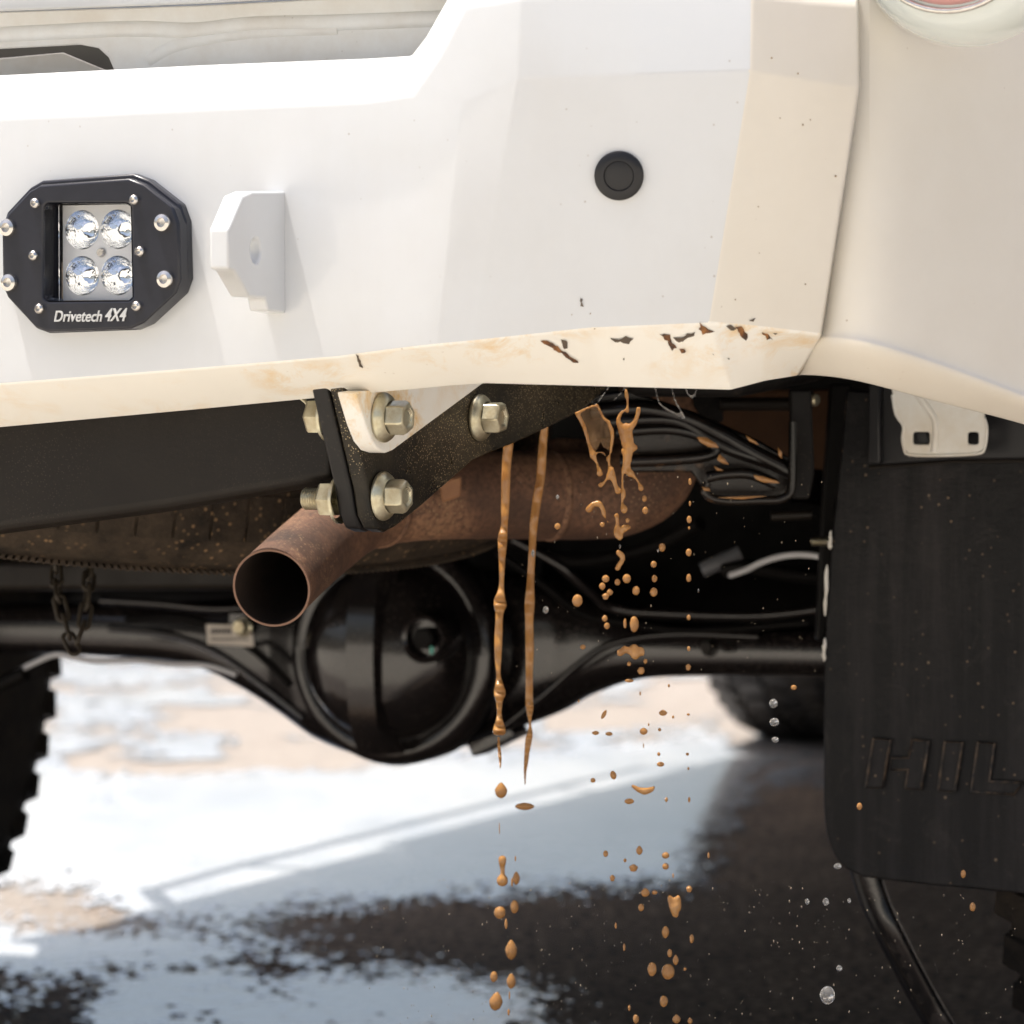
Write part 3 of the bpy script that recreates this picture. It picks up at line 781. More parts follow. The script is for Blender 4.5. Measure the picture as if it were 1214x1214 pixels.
bm = B(); lathe(bm, [(.021, .03), (.021, -.002), (.019, -.004), (.0160, -.002), (.0155, .008), (0, .008)], pg, (0, 1, 0), 28); obj('filler_boss', bm, 'axle_black', ax, 50)
bm = B(); lathe(bm, [(.0100, 0), (.0100, .009), (.008, .010), (0, .010)], pg + Vector((0, .006, 0)), (0, -1, 0), 6); obj('filler_plug', bm, 'dark_underbody', ax, 20)
bm = B(); box(bm, T(512, 771, v=-.214), (.003, .001, .006)); obj('paint_mark', bm, 'green_paint_mark', ax)
# casting tab below the differential
bm = B(); prism(bm, pv([(552,880),(606,862),(612,873),(560,898)], -.10), (0, .03, 0)); obj('casting_lug', bm, 'axle_black', ax, bevel=.002)
# strengthening ribs on the housing and pipes along it
def pipe(name, pts, r, m, parent=ax, seg=10, n=6):
    bm = B(); tube(bm, [T(x, y, v=v) for x, y, v in spline(pts, n)], r, seg); return obj(name, bm, m, parent, 80)
pipe('brake_pipe', [(610,640,-.16),(660,668,-.16),(700,702,-.14),(730,722,-.12),(800,728,-.11),(900,730,-.11),(975,722,-.11)], .0042, 'axle_black')
pipe('brake_pipe', [(590,655,-.14),(640,690,-.14),(690,728,-.12),(740,738,-.11),(820,748,-.1),(960,738,-.1)], .0030, 'dark_underbody')
pipe('housing_rib', [(600,860,-.10),(650,820,-.10),(690,785,-.10),(730,762,-.10),(800,752,-.10),(900,755,-.10)], .0035, 'axle_black')
pipe('housing_rib', [(130,745,-.10),(200,752,-.10),(260,775,-.10),(320,818,-.10),(360,850,-.10)], .0035, 'axle_black')
pipe('brake_pipe', [(120,712,-.12),(190,716,-.12),(260,722,-.12),(330,716,-.12)], .004, 'axle_black')
pipe('brake_pipe', [(150,735,-.12),(210,732,-.12),(250,742,-.12),(300,770,-.12),(345,812,-.12)], .0035, 'dark_underbody')
# sticker and bolts
bm = B(); prism(bm, pv([(244,740),(298,742),(301,767),(246,764)], -.150), (0, .0006, 0))
stk = obj('sticker', bm, 'sticker_paper', ax)
bm = B()
for i in range(7):
    x = 250 + i*3.6; prism(bm, pv([(x,745),(x+2.4,745),(x+2.4,751.5),(x,751.5)], -.1506), (0, .0003, 0))
for i in range(9):
    x = 250 + i*5; prism(bm, pv([(x,756.5),(x+3.4,756.7),(x+3.4,759),(x,759)], -.1506), (0, .0003, 0))
bo = obj('sticker_print', bm, 'sticker_ink', ax); bo['kind'] = 'stuff'
def boltu(px, py, v, r, m='zinc_plating', parent=ax, axis=(0, -1, 0), name='bolt'):
    p = T(px, py, v=v); bm = B()
    lathe(bm, [(r*1.3, 0), (r*1.3, .002), (r*1.05, .003), (r, .003)], p, axis, 20)
    lathe(bm, [(r, .003), (r, .009), (r*.86, .0105), (0, .0105)], p, axis, 6)
    return obj(name, bm, m, parent, 25)
boltu(289, 743, -.154, .0068); bm = B(); box(bm, T(285, 724, v=-.115), (.007, .002, .006)); obj('paint_mark', bm, 'green_paint_mark', ax)
boltu(842, 767, -.085, .0062, 'brownish_black_steel'); bm = B(); box(bm, T(838, 750, v=-.085), (.007, .002, .007)); obj('paint_mark', bm, 'green_paint_mark', ax)
bm = B(); box(bm, T(288, 738, v=-.135), (.022, .02, .022)); obj('bolt_pad', bm, 'axle_black', ax, bevel=.003)
# ---- rear crossmember (lighter lower edge) ---------------------------
bm = B(); prism(bm, [T(-300, 664, v=-.30), T(340, 664, v=-.30), T(340, 700, v=-.30), T(-300, 702, v=-.30)], (0, .05, .0)); 
obj('crossmember', bm, 'brownish_black_steel', truck, bevel=.006, seg=3)
# ---- spare wheel -----------------------------------------------------
sp_c = Vector((-.085, -.50, .664))
spare = empty('spare_wheel', sp_c, (math.radians(4), math.radians(9.5), 0), truck)
bm = B()
r_ = .385; hh = .105
prof = [(.21, -hh*.86), (.225, -hh*.95), (.245, -hh*.97), (.25, -hh*.93), (.30, -hh*1.0), (.325, -hh*.98), (.33, -hh*1.02), (.345, -hh*.98), (r_-.016, -hh*.86), (r_-.004, -hh*.70), (r_, -hh*.55), (r_, hh*.55), (r_-.006, hh*.70), (r_-.03, hh*.85), (.30, hh), (.22, hh*.9)]
lathe(bm, prof, (0, 0, 0), (0, 0, 1), 96)
o = obj('tyre', bm, 'dusty_tyre', None, 40, recenter=False); o.parent = spare
bm = B()
for k in range(90):
    a_ = 2*PI*k/90; R = Matrix.Rotation(a_, 3, 'Z')
    for zz, off, l_ in ((-.055, 0, .030), (-.018, .5, .030), (.018, 0, .030), (.055, .5, .030)):
        R2 = Matrix.Rotation(a_ + off*2*PI/90, 3, 'Z')
        box(bm, R2 @ Vector((r_-.004, 0, zz)), (.0095, .0245, l_*1.1), R2)
o = obj('tread', bm, 'dusty_tyre', None, 30, recenter=False); o.parent = spare; o['kind'] = 'stuff'
bm = B()
for k in range(420):        # fine moulded ribs round the lower sidewall
    a_ = 2*PI*k/420; R = Matrix.Rotation(a_, 3, 'Z') ; box(bm, R @ Vector((.352, 0, -hh*.955)), (.022, .0016, .0016), R @ Matrix.Rotation(0, 3, 'Y'))
o = obj('sidewall_rib', bm, 'dusty_tyre', None, 30, recenter=False); o.parent = spare; o['kind'] = 'stuff'
bm = B(); lathe(bm, [(.235, -hh*.9), (.215, -hh*.85), (.20, -.03), (.12, .0), (.05, -.01), (0, -.01)], (0, 0, 0), (0, 0, 1), 40); o = obj('rim', bm, 'dark_underbody', None, 40, recenter=False); o.parent = spare
# ---- tow bar ---------------------------------------------------------
tb_c = T(420, 560, v=-.98)
tow = empty('tow_bar', tb_c, parent=truck); tow['_c'] = list(tb_c)
tag(tow, 'black tow bar with bolted side plates')
VW = -1.02
# beam: closed box section running left from the plates; its lower edge falls away
def beam():
    bm = B()
    secs = []
    for px, yt, yb in ((-700, 470, 745), (0, 440, 633), (200, 425, 606), (392, 415, 573)):
        a_ = T(px, yt, v=VW); b_ = T(px, yb-8, v=VW)
        secs.append((a_, b_, T(px, yb, v=VW)))
    rings = []
    for a_, b_, c_ in secs:
        ring = [a_, b_, c_ + Vector((0, .010, 0)), c_ + Vector((0, .075, .003)), c_ + Vector((0, .085, .015)), a_ + Vector((0, .085, 0))]
        rings.append([bm.verts.new(p) for p in ring])
    for i in range(len(rings)-1): ring_faces(bm, rings[i], rings[i+1])
    bm.faces.new(rings[0][::-1]); bm.faces.new(rings[-1]); return bm
obj('cross_beam', beam(), 'brownish_black_steel', tow, 40, bevel=.004, seg=3)
# side plates stand fore and aft, seen from their right side
UP = T(440, 600, v=VW-.01).x
print('UP', UP)
# outline of the front face of the outer plate, from the photograph, on the plane u = UP
plate_px = [(415,440),(440,596),(447,617),(458,627),(474,628),(486,620),(560,548),(640,512),(720,462),(742,440)]
plate_px = [(404,440),(427,541),(436,580),(441,612),(448,627),(457,631),(470,624),(501,599),(561,546),(585,535),(607,527),(648,508),(690,487),(722,460),(735,440)]
pts = [T(x, y, u=UP) for x, y in plate_px]
for p in pts: print('%.3f %.3f' % (p.y, p.z), end=' | ')
print()
TH = -.0105
bm = B(); prism(bm, pts, (TH, 0, 0)); o = obj('side_plate', bm, 'gritty_black_steel', tow, 30, bevel=.0018, seg=3)
bm = B(); prism(bm, [p + Vector((TH-.0006, -.001, 0)) for p in pts], (TH*1.1, 0, 0)); obj('side_plate', bm, 'black_powder_coat', tow, 30, bevel=.0022, seg=3)
# white gusset welded under the bumper
g_px = [(421.5,465),(424,474),(433,504),(441,524),(449,534),(458,537),(466,534),(573,455),(578,450),(470,458)]
gp = [T(x, y, u=UP+.0135) for x, y in g_px]
bm = B(); prism(bm, gp, (-.0128, 0, 0)); tag(obj('gusset', bm, 'bounce_lit_stained_paint', tow, 30, bevel=.0016, seg=3), 'white painted triangular gusset plate')
def flange_bolt(px, py, u, r, name='flange_bolt', rot=.2):
    p = T(px, py, u=u); bm = B(); R = Matrix.Rotation(rot, 4, 'X')
    lathe(bm, [(0, 0), (r*1.42, 0), (r*1.45, .0022), (r*1.30, .0045), (r*1.05, .0065), (r*.98, .0067)], (0, 0, 0), (1, 0, 0), 32)
    lathe(bm, [(r, .004), (r*1.02, .0150), (r*.90, .0178), (r*.60, .0180), (r*.52, .0168), (0, .0166)], (0, 0, 0), (1, 0, 0), 6)
    bmesh.ops.transform(bm, matrix=Matrix.Translation(p) @ R, verts=bm.verts)
    return obj(name, bm, 'zinc_plating', tow, 25, bevel=.0007)
flange_bolt(453, 495, UP+.0140, .0106, rot=.35); flange_bolt(567, 495, UP+.0005, .0106, rot=.1); flange_bolt(452, 588, UP+.0005, .0106, rot=.5)
# nuts and bolt ends on the inner side
def nut(px, py, ln, r, up_off):
    p = T(px, py, u=UP-.0235+up_off); bm = B()
    lathe(bm, [(r*1.35, 0), (r*1.35, .002), (r*1.05, .004)], p, (-1, 0, 0), 24)
    lathe(bm, [(r, .002), (r, .012), (r*.9, .0135), (r*.62, .0137)], p, (-1, 0, 0), 6)
    o = obj('nut', bm, 'zinc_plating', tow, 25)
    bm = B(); prof = []
    k = 0.012
    while k < ln: prof += [(r*.62, k), (r*.56, k+.0008)]; k += .0016
    lathe(bm, prof + [(r*.5, ln), (0, ln)], p, (-1, 0, 0), 20); obj('bolt_thread', bm, 'zinc_plating', tow, 25)
nut(405, 592, .026, .0112, 0); nut(391, 494, .015, .0112, 0)
bm = B(); tube(bm, [T(x, y, v=-1.035) for x, y in ((352, 468), (362, 476), (372, 487), (378, 492))], .0012, 6); obj('lock_wire', bm, 'zinc_plating', tow)
# ---- exhaust ---------------------------------------------------------
ex_c = T(600, 590, d=2.9)
ex = empty('exhaust', ex_c, parent=truck); ex['_c'] = list(ex_c)
tag(ex, 'rusty exhaust with open cut tail pipe')
ctrl = [(322,697,2.62,.0262),(352,668,2.68,.0262),(384,640,2.74,.0265),(418,612,2.80,.028),(455,596,2.84,.0305),(510,589,2.86,.0312),(600,587,2.90,.0322),(700,587,2.93,.0330),(742,580,2.94,.0335),(770,560,2.95,.0335),(782,520,2.96,.033),(786,470,2.97,.033),(788,430,2.98,.033)]
sp_ = spline(ctrl, 8)
pts = [T(x, y, d=d) for x, y, d, r in sp_]; rad = [r for x, y, d, r in sp_]
nI = 8*2
bm = B(); tube(bm, pts, rad, 48, caps=False); 
pipe_o = obj('tail_pipe', bm, 'rusty_pipe', ex, 60)
m0 = pts[0]; axd = (pts[0]-pts[2]).normalized()
bm = B(); lathe(bm, [(rad[0]+.0002, -.002), (rad[0]+.0003, .0004), (rad[0]-.0011, .0005), (rad[0]-.0013, -.004)], m0, axd, 64, closed=True); obj('pipe_rim', bm, 'cut_steel_rim', ex, 40)
for k_ in (30, 52):
    bm = B(); tx = (pts[k_+1]-pts[k_-1]).normalized(); rw = rad[k_]
    lathe(bm, [(rw-.001, -.003), (rw+.0011, -.0022), (rw+.0016, 0), (rw+.0011, .0022), (rw-.001, .003)], pts[k_], tx, 56); obj('weld_bead', bm, 'rusty_pipe', ex, 80)
bm = B(); tube(bm, pts[:40], [r-.0013 for r in rad[:40]], 40, caps=False); obj('pipe_bore', bm, 'sooty_steel', ex, 80)
# hanger plate welded under the pipe, small pad, silencer skin above
bm = B(); prism(bm, [T(x, y, d=2.93) for x, y in ((606,626),(618,634),(636,641),(722,638),(726,630),(722,620),(606,618))], RTi @ Vector((0, .012, 0))); obj('hanger_plate', bm, 'rusty_pipe', ex, bevel=.0012)
bm = B(); prism(bm, [T(x, y, d=2.812) for x, y in ((520,574),(534,567),(547,565),(546,588),(537,592),(524,596))], RTi @ Vector((0, .01, 0))); obj('weld_pad', bm, 'lit_rust', ex, bevel=.0015)
bm = B(); prism(bm, [T(x, y, d=2.97) for x, y in ((612,548),(630,528),(660,520),(740,522),(800,520),(800,545),(700,550))], RTi @ Vector((0, .02, 0))); obj('heat_shield', bm, 'rusty_pipe', ex, bevel=.002)
# ---- dark pressed arm and shackle hardware, right of the pipe --------------
hw_c = T(860, 540, d=2.9)
hwp = empty('shackle_bracket', hw_c, parent=truck); hwp['_c'] = list(hw_c)
def rod(name, pts, r, m, seg=12, n=6, sq=None, parent=hwp, closed=False):
    bm = B(); tube(bm, [T(x, y, d=d) for x, y, d in spline(pts, n, closed)], r, seg, squash=sq, closed=closed); return obj(name, bm, m, parent, 80)
def plate(name, pts, d, th, m, bev=.002, parent=hwp):
    bm = B(); prism(bm, [T(x, y, d=d if len(q_) == 0 else q_[0]) for x, y, *q_ in pts], RTi @ Vector((0, th, 0))); return obj(name, bm, m, parent, 30, bevel=bev, seg=3)
plate('pressed_arm', [(690,470),(745,462),(800,480),(850,500),(900,522),(942,546),(944,585),(930,592),(850,592),(836,582),(820,560),(790,560),(740,560),(745,505),(715,490)], 2.84, .02, 'wet_black_steel')
rod('pressed_ridge', [(700,488,2.80),(760,484,2.80),(810,494,2.80),(850,512,2.80),(900,540,2.80),(940,560,2.80)], .0058, 'wet_black_steel')
rod('pressed_ridge', [(730,512,2.80),(790,508,2.80),(830,516,2.80),(848,530,2.80),(838,540,2.80),(790,545,2.80),(735,547,2.80)], .0045, 'wet_black_steel')
rod('pressed_ridge', [(720,500,2.80),(800,498,2.80),(860,530,2.80),(936,556,2.80)], .005, 'wet_black_steel')
rod('channel_lip', [(838,572,2.79),(836,583,2.79),(846,591,2.79),(868,594,2.79),(900,593,2.79),(924,592,2.79),(936,585,2.79),(939,570,2.79),(940,530,2.79),(940,500,2.79)], .0032, 'wet_black_steel')
rod('channel_lip', [(838,566,2.79),(860,562,2.79),(890,562,2.79),(920,574,2.79)], .004, 'wet_black_steel')
plate('shackle_plate', [(936,462),(962,462),(966,560),(960,592),(940,592)], 2.80, .012, 'dark_underbody')
plate('shackle_plate', [(820,462),(856,462),(858,500),(838,505),(822,480)], 2.94, .012, 'dark_underbody')
rod('spacer_tube', [(853,479,2.92),(890,479,2.92),(936,479,2.915)], .0050, 'brownish_black_steel')
p0 = T(949, 474, d=2.905); 
bm = B(); lathe(bm, [(.0078, 0), (.0078, .008), (.0066, .0092), (.0045, .0092)], p0, (1, -.25, 0), 6); obj('nut', bm, 'brownish_black_steel', hwp, 25)
bm = B(); lathe(bm, [(.0045, 0), (.0045, .014), (.0036, .0150), (0, .0150)], p0, (1, -.25, 0), 16); obj('bolt_thread', bm, 'zinc_plating', hwp, 25)
rod('lower_bolt', [(914,612,2.95),(940,611,2.95),(962,610,2.95)], .0036, 'brownish_black_steel')
rod('lower_bolt', [(962,642,3.0),(985,642,3.0)], .0032, 'zinc_plating')
plate('rusty_crossmember', [(850,462),(1010,462),(1010,560),(850,545)], 3.12, .03, 'dull_rust')
plate('spring_hanger', [(985,455),(1010,455),(1003,540),(992,600),(990,700),(978,760),(968,760),(975,600)], 3.02, .02, 'dark_underbody')
plate('inner_guard', [(640,540),(980,600),(985,742),(760,745),(640,700)], 3.62, .02, 'dark_underbody')
# oil bottle-like damper glint and cables by the axle
rod('damper_rod', [(832,676,3.25),(850,668,3.25),(878,656,3.25)], .0065, 'grey_cable', parent=truck)
rod('brake_cable', [(866,682,3.20),(884,676,3.18),(905,666,3.16),(930,659,3.14),(960,658,3.12),(1000,666,3.1)], .0026, 'white_cable', parent=truck)
rod('brake_cable', [(860,676,3.22),(890,672,3.2),(930,680,3.2),(990,686,3.2)], .006, 'dark_underbody', parent=truck)
rod('damper', [(600,640,3.4),(680,665,3.4),(770,650,3.35),(830,620,3.3)], .006, 'dark_underbody', parent=truck)
# handbrake cable crossing the daylight under the left of the axle
rod('handbrake_cable', [(-40,822,3.50),(0,806,3.49),(36,788,3.48),(66,776,3.47),(90,780,3.46),(115,784,3.45),(160,783,3.44),(200,787,3.44),(245,789,3.43),(280,800,3.42)], .0026, 'white_cable', parent=truck)
rod('cable_sleeve', [(-20,822,3.50),(0,812,3.49),(30,798,3.48)], .007, 'dark_underbody', parent=truck)
# left leaf spring pack
bm = B()
for k in range(4):
    box(bm, (-.50, -.1, .47 + k*.010), (.06, 1.1 - .2*k, .008))
lf = obj('leaf_spring', bm, 'dark_underbody', truck)
# ---- mud flap --------------------------------------------------------
VF = -.455
fl = empty('mud_flap', T(1200, 800, v=VF), parent=truck); fl['_c'] = list(T(1200, 800, v=VF))
tag(fl, 'black rubber mud flap with raised letters')
left = spline([(1003,462),(998,520),(992,580),(985,650),(980,720),(977,800),(976,880),(976,950),(979,985),(988,1012),(1003,1030),(1024,1040)], 4)
bot_ = spline([(1024,1040),(1080,1047),(1214,1060),(1330,1071),(1440,1080)], 4)[1:]
outl_f = [tuple(p) for p in left] + [tuple(p) for p in bot_] + [(1462,1060),(1470,900),(1480,600),(1480,480)]
bm = B(); prism(bm, pv(outl_f, VF), (0, .006, 0)); obj('rubber_sheet', bm, 'flap_rubber', fl, 30, bevel=.0018, seg=3)
# thickened bottom band & letters
def letter(polys, nm='raised_letter'):
    bm = B()
    for pp in polys: prism(bm, pv(pp, VF-.0022), (0, .003, 0))
    return obj(nm, bm, 'flap_rubber', fl, 30, bevel=.0008, seg=2)
def rimline(poly, r=.0011):
    bm = B(); tube(bm, [T(x, y, v=VF-.0023) for x, y in poly], r, 6, closed=True); return obj('letter_edge', bm, 'worn_rubber_edge', fl, 60)
Ls = [[(1035.5,875.4),(1055.6,877),(1046,934),(1026,934)], [(1057,898.5),(1077,898.5),(1081.8,877),(1100.9,878.5),(1091.6,936),(1073,935),(1077,912.4),(1055.6,912.4)],
      [(1120.3,879.4),(1141,880),(1131.7,938.6),(1112,937)], [(1159.4,880),(1178.8,881.6),(1172.7,926.3),(1212.7,927.8),(1202,941.7),(1151,938.6)]]
for i, pl in enumerate(Ls):
    letter([pl]); rimline(pl)
for pl in ([(1238,884),(1258,885),(1250,930),(1272,931),(1280,886),(1300,887),(1290,944),(1228,942)], [(1318,888),(1340,889),(1352,906),(1372,890),(1392,891),(1364,917),(1382,948),(1360,947),(1348,929),(1326,946),(1304,945),(1336,916)]):
    letter([pl]); rimline(pl)
# clamp strip, ledge and white bracket at the top
bm = B(); prism(bm, pv([(1029,455),(1043,455),(1043,550),(1029,550)], VF-.022), (0, .02, 0)); obj('clamp_strip', bm, 'black_plastic', fl, bevel=.0015)
bm = B(); prism(bm, pv([(1043,455),(1480,455),(1480,556),(1300,548),(1214,545),(1130,546),(1043,552)], VF-.014), (0, .012, 0)); obj('clamp_plate', bm, 'black_plastic', fl, bevel=.002)
bm = B(); tube(bm, [T(x, y, v=VF-.013) for x, y in ((1031,554),(1080,551),(1130,547),(1214,546),(1300,549),(1480,556))], .0014, 8); obj('ledge', bm, 'brownish_black_steel', fl)
wb = [(1054,440),(1058,468),(1062,491),(1071,505),(1070,519),(1072,532),(1078,539),(1112,540),(1157,538),(1167,532),(1170,509),(1167,496),(1163,440)]
rc = lambda x0, y0, x1, y1: [(x0+2,y0),(x1-2,y0),(x1,y0+2),(x1,y1-2),(x1-2,y1),(x0+2,y1),(x0,y1-2),(x0,y0+2)]
VWB = VF - .040
bm = B(); prism(bm, pv(wb, VWB), (0, .0022, 0), holes=[pv(rc(1082,512,1102,527), VWB), pv(rc(1147,512,1160,527), VWB)])
o = tag(obj('white_bracket', bm, 'galvanised_bracket', fl, 30, bevel=.0008), 'pale steel bracket with two square holes')
bm = B(); tube(bm, [T(x, y, v=VWB) for x, y in spline(wb[1:-1], 3)], .0011, 8); obj('bracket_hem', bm, 'galvanised_bracket', fl, 80)
bm = B(); tube(bm, [T(x, y, v=VWB+.0008) for x, y in spline([(1084,462),(1096,478),(1106,492),(1110,505),(1108,536)], 5)], .0028, 10); obj('pressed_ridge', bm, 'galvanised_bracket', fl, 80)
bm = B(); prism(bm, pv([(1084,516),(1098,514),(1102,527),(1088,529)], VWB+.006), (0, .003, 0)); obj('clip', bm, 'black_plastic', fl)
# caked mud on the flap's left edge
for k, (x, y, hgt) in enumerate(((986,640,22),(981,700,60),(979,770,28))):
    bm = B(); tube(bm, [T(x - 1.5 + random.uniform(-.8, .8) - (yy-y)*.05, yy, v=VF-.001) for yy in np.linspace(y-hgt/2, y+hgt/2, 9)], [.0005]+[random.uniform(.0008, .0017) for _ in range(7)]+[.0005], 6)
    obj('dried_mud', bm, 'galvanised_bracket', fl, 80)

# ================================================================== LOOSE THINGS
# ---- chain -------------------------------------------------------
ch = empty('safety_chain', W(85, 660, 2.95))
tag(ch, 'rusty steel chain hanging in a loop below the spare wheel at the left', 'chain')
def link_mesh():
    bm = B(); pts = []
    for k in range(20):
        t = 2*PI*k/20; x = .0042*math.cos(t); z = .0042*math.sin(t) + (.0060 if math.sin(t) >= 0 else -.0060)
        pts.append((x, 0, z))
    tube(bm, pts, .0016, 8, closed=True)
    me = bpy.data.meshes.new('link'); bm.to_mesh(me); bm.free()
    me.polygons.foreach_set('use_smooth', [True]*len(me.polygons)); me.materials.append(M['chain_steel']); return me
black_steel('chain_steel', (0.035, 0.028, 0.02), (0.26, 0.20, 0.12), 0.5, 0.6, scale=300)
lm = link_mesh()
path = [W(x, y, d) for x, y, d in spline([(64,640,2.95),(66,670,2.95),(69,705,2.93),(78,740,2.92),(86,765,2.91),(93,757,2.91),(100,735,2.92),(104,700,2.93),(107,670,2.95),(108,640,2.95)], 16)]
acc = 0; step = .0150; nxt = 0; k = 0
for i in range(len(path)-1):
    sg = path[i+1]-path[i]; l_ = sg.length
    while nxt <= acc + l_:
        p = path[i] + sg*((nxt-acc)/l_)
        o = bpy.data.objects.new('link', lm); COL.objects.link(o); o.parent = ch; o.location = p - ch.location
        q_ = sg.to_track_quat('Z', 'Y'); o.rotation_mode = 'QUATERNION'
        from mathutils import Quaternion
        o.rotation_quaternion = q_ @ Quaternion((0, 0, 1), (PI/2 if k % 2 else 0) + .5)
        k += 1; nxt += step
    acc += l_
# ---- hose --------------------------------------------------------
hz = [(1028,1020,2.62),(1036,1060,2.63),(1050,1100,2.65),(1070,1140,2.66),(1092,1180,2.67),(1116,1214,2.68),(1150,1256,2.69),(1195,1300,2.70)]
hp = [W(x, y, d) for x, y, d in hz]
bm = B(); tube(bm, [Vector(p) for p in spline([tuple(W(1022,985,2.98)), tuple(W(1028,1025,2.98)), tuple(W(1040,1066,2.98)), tuple(W(1056,1102,2.98)), tuple(W(1078,1145,2.99)), tuple(W(1100,1186,3.0)), tuple(W(1122,1222,3.01)), tuple(W(1150,1262,3.05)), tuple(W(1190,1310,3.1))], 8)], .0086, 16)
hs = tag(obj('rubber_hose', bm, 'hose_rubber' if 'hose_rubber' in M else 'black_plastic', None, 80), 'curved black rubber hose hanging from behind the mud flap', 'hose')
bm = B(); tube(bm, [p + Vector((-.0095, .0025, 0)) for p in (Vector(q_) for q_ in spline([tuple(W(1022,985,2.98)), tuple(W(1028,1025,2.98)), tuple(W(1040,1066,2.98)), tuple(W(1056,1102,2.98)), tuple(W(1078,1145,2.99)), tuple(W(1100,1186,3.0)), tuple(W(1122,1222,3.01)), tuple(W(1150,1262,3.05))], 8))], .0042, 12)
o = obj('thin_line', bm, 'black_plastic', None, 80); o.parent = hs; o.location = o.location - hs.location
# ---- streams of muddy water ----------------------------------------
mx = RT
def dep(px): return 2.47
def stream(ctrl, d, name, label, n=7, flat=.62):
    bm = B(); cs_ = spline(ctrl, n)
    mpp = d / F
    pts = [W(x, y, d) for x, y, w_ in cs_]
    pts = [p + Vector((0, .0015*math.sin(i*.7), 0)) for i, p in enumerate(pts)]
    rings = []
    for (x, y, w_), p in zip(cs_, pts):
        r = max(.0004, w_*mpp/2)
        rings.append([bm.verts.new(p + Vector((r*math.cos(2*PI*k/16), flat*r*math.sin(2*PI*k/16), 0))) for k in range(16)])
    for i in range(len(rings)-1): ring_faces(bm, rings[i], rings[i+1])
    bm.faces.new(rings[0]); bm.faces.new(rings[-1][::-1])
    o = obj(name, bm, 'muddy_water', None, 80); tag(o, label, 'muddy water', 'streams of muddy water under the bumper'); return o
DP1, DP2 = (C0 + RT @ Vector((0,0,0))).y*0 + 2.545, 2.585
for px_, nm_ in ((602, 'DP1'), (645, 'DP2')):
    w_ = O + RT @ T(px_, 530, u=UP+TH*2.2-.012)
    if nm_ == 'DP1': DP1 = w_.y
    else: DP2 = w_.y
print('DP', DP1, DP2)
stream([(606,500,10),(602.5,530,11.5),(600,560,11),(599,600,10),(598,622,8),(596,636,11),(595.5,648,10.5),(595,670,7),(594.5,695,6),(592.5,710,13),(593,718,15),(592,730,9),(591,755,9.5),(590.5,780,8),(591,800,5),(592,812,10),(592.5,822,14),(592,832,8),(592,845,5.5),(592,855,9),(592,864,15),(592,869,15),(592,872,6)], DP1, 'mud_stream', 'left orange brown water stream with beads, falling in front of the exhaust pipe')
stream([(650,480,9),(645.5,508,9),(643,535,10.5),(641,565,11),(637,590,11),(633,620,10),(631,650,8.5),(629,690,9),(628,715,12),(627.5,735,10),(628,770,10),(627.5,800,8.5),(627.5,830,9),(628,840,9),(628,850,5),(628.5,860,3),(628.5,868,6),(627,876,8),(625,890,6.5),(623.5,905,5),(622.5,916,3),(622.5,930,1)], DP2, 'mud_stream', 'longer right orange brown water stream ending in a fine point')
stream([(591,874,2),(591.5,885,3.5),(592.5,895,4),(593,903,3),(593,911,1)], DP1, 'mud_stream', 'short thin brown thread of water just below the left stream')
# ---- splash ----------------------------------------------------------
def splash(name, label, parts, d, vox=.0011, mat='muddy_water'):
    """parts: polylines of (px, py, width)"""
    bm = B(); mpp = d/F
    for pl in parts:
        if len(pl) == 1:
            x, y, w_ = pl[0]; blob(bm, W(x, y, d), w_*mpp/2, sc_=(1, .8, 1.12)); continue
        cs_ = spline(pl, 5); pts = [W(x, y, d) + Vector((0, random.uniform(-.0006, .0006), 0)) for x, y, w_ in cs_]
        tube(bm, pts, [max(.0008, w_*mpp/2) for x, y, w_ in cs_], 10)
        for e in (cs_[0], cs_[-1]): blob(bm, W(e[0], e[1], d), max(.0008, e[2]*mpp/2))
    o = obj(name, bm, mat, None, 180)
    r = o.modifiers.new('remesh', 'REMESH'); r.mode = 'VOXEL'; r.voxel_size = vox; r.use_smooth_shade = True
    s_ = o.modifiers.new('smooth', 'SMOOTH'); s_.factor = .5; s_.iterations = 4
    tag(o, label, 'muddy water', 'splashes of muddy water under the bumper'); return o
DS = 2.60
spl = splash('mud_splash', 'torn sheet of muddy water ending in threads and beads, left of two splashes', [
    [(684,490,6),(692,505,6),(698,525,5),(703,540,9)],
    [(703,540,8),(708,550,4),(711,560,8)], [(711,561,9)],
    [(684,490,4),(696,484,4),(708,480,4)],
    [(722,502,5),(726,515,6),(724,535,4),(722,550,4),(722,565,6)],
    [(706,537,3),(714,536,3),(719,543,3),(722,552,4)],
    [(725,556,7),(727,566,8),(730,576,6),(733,582,9)],
    [(722,560,5),(718,570,4),(712,575,7)], [(722,500,5),(716,496,4),(708,480,4)]], DS)
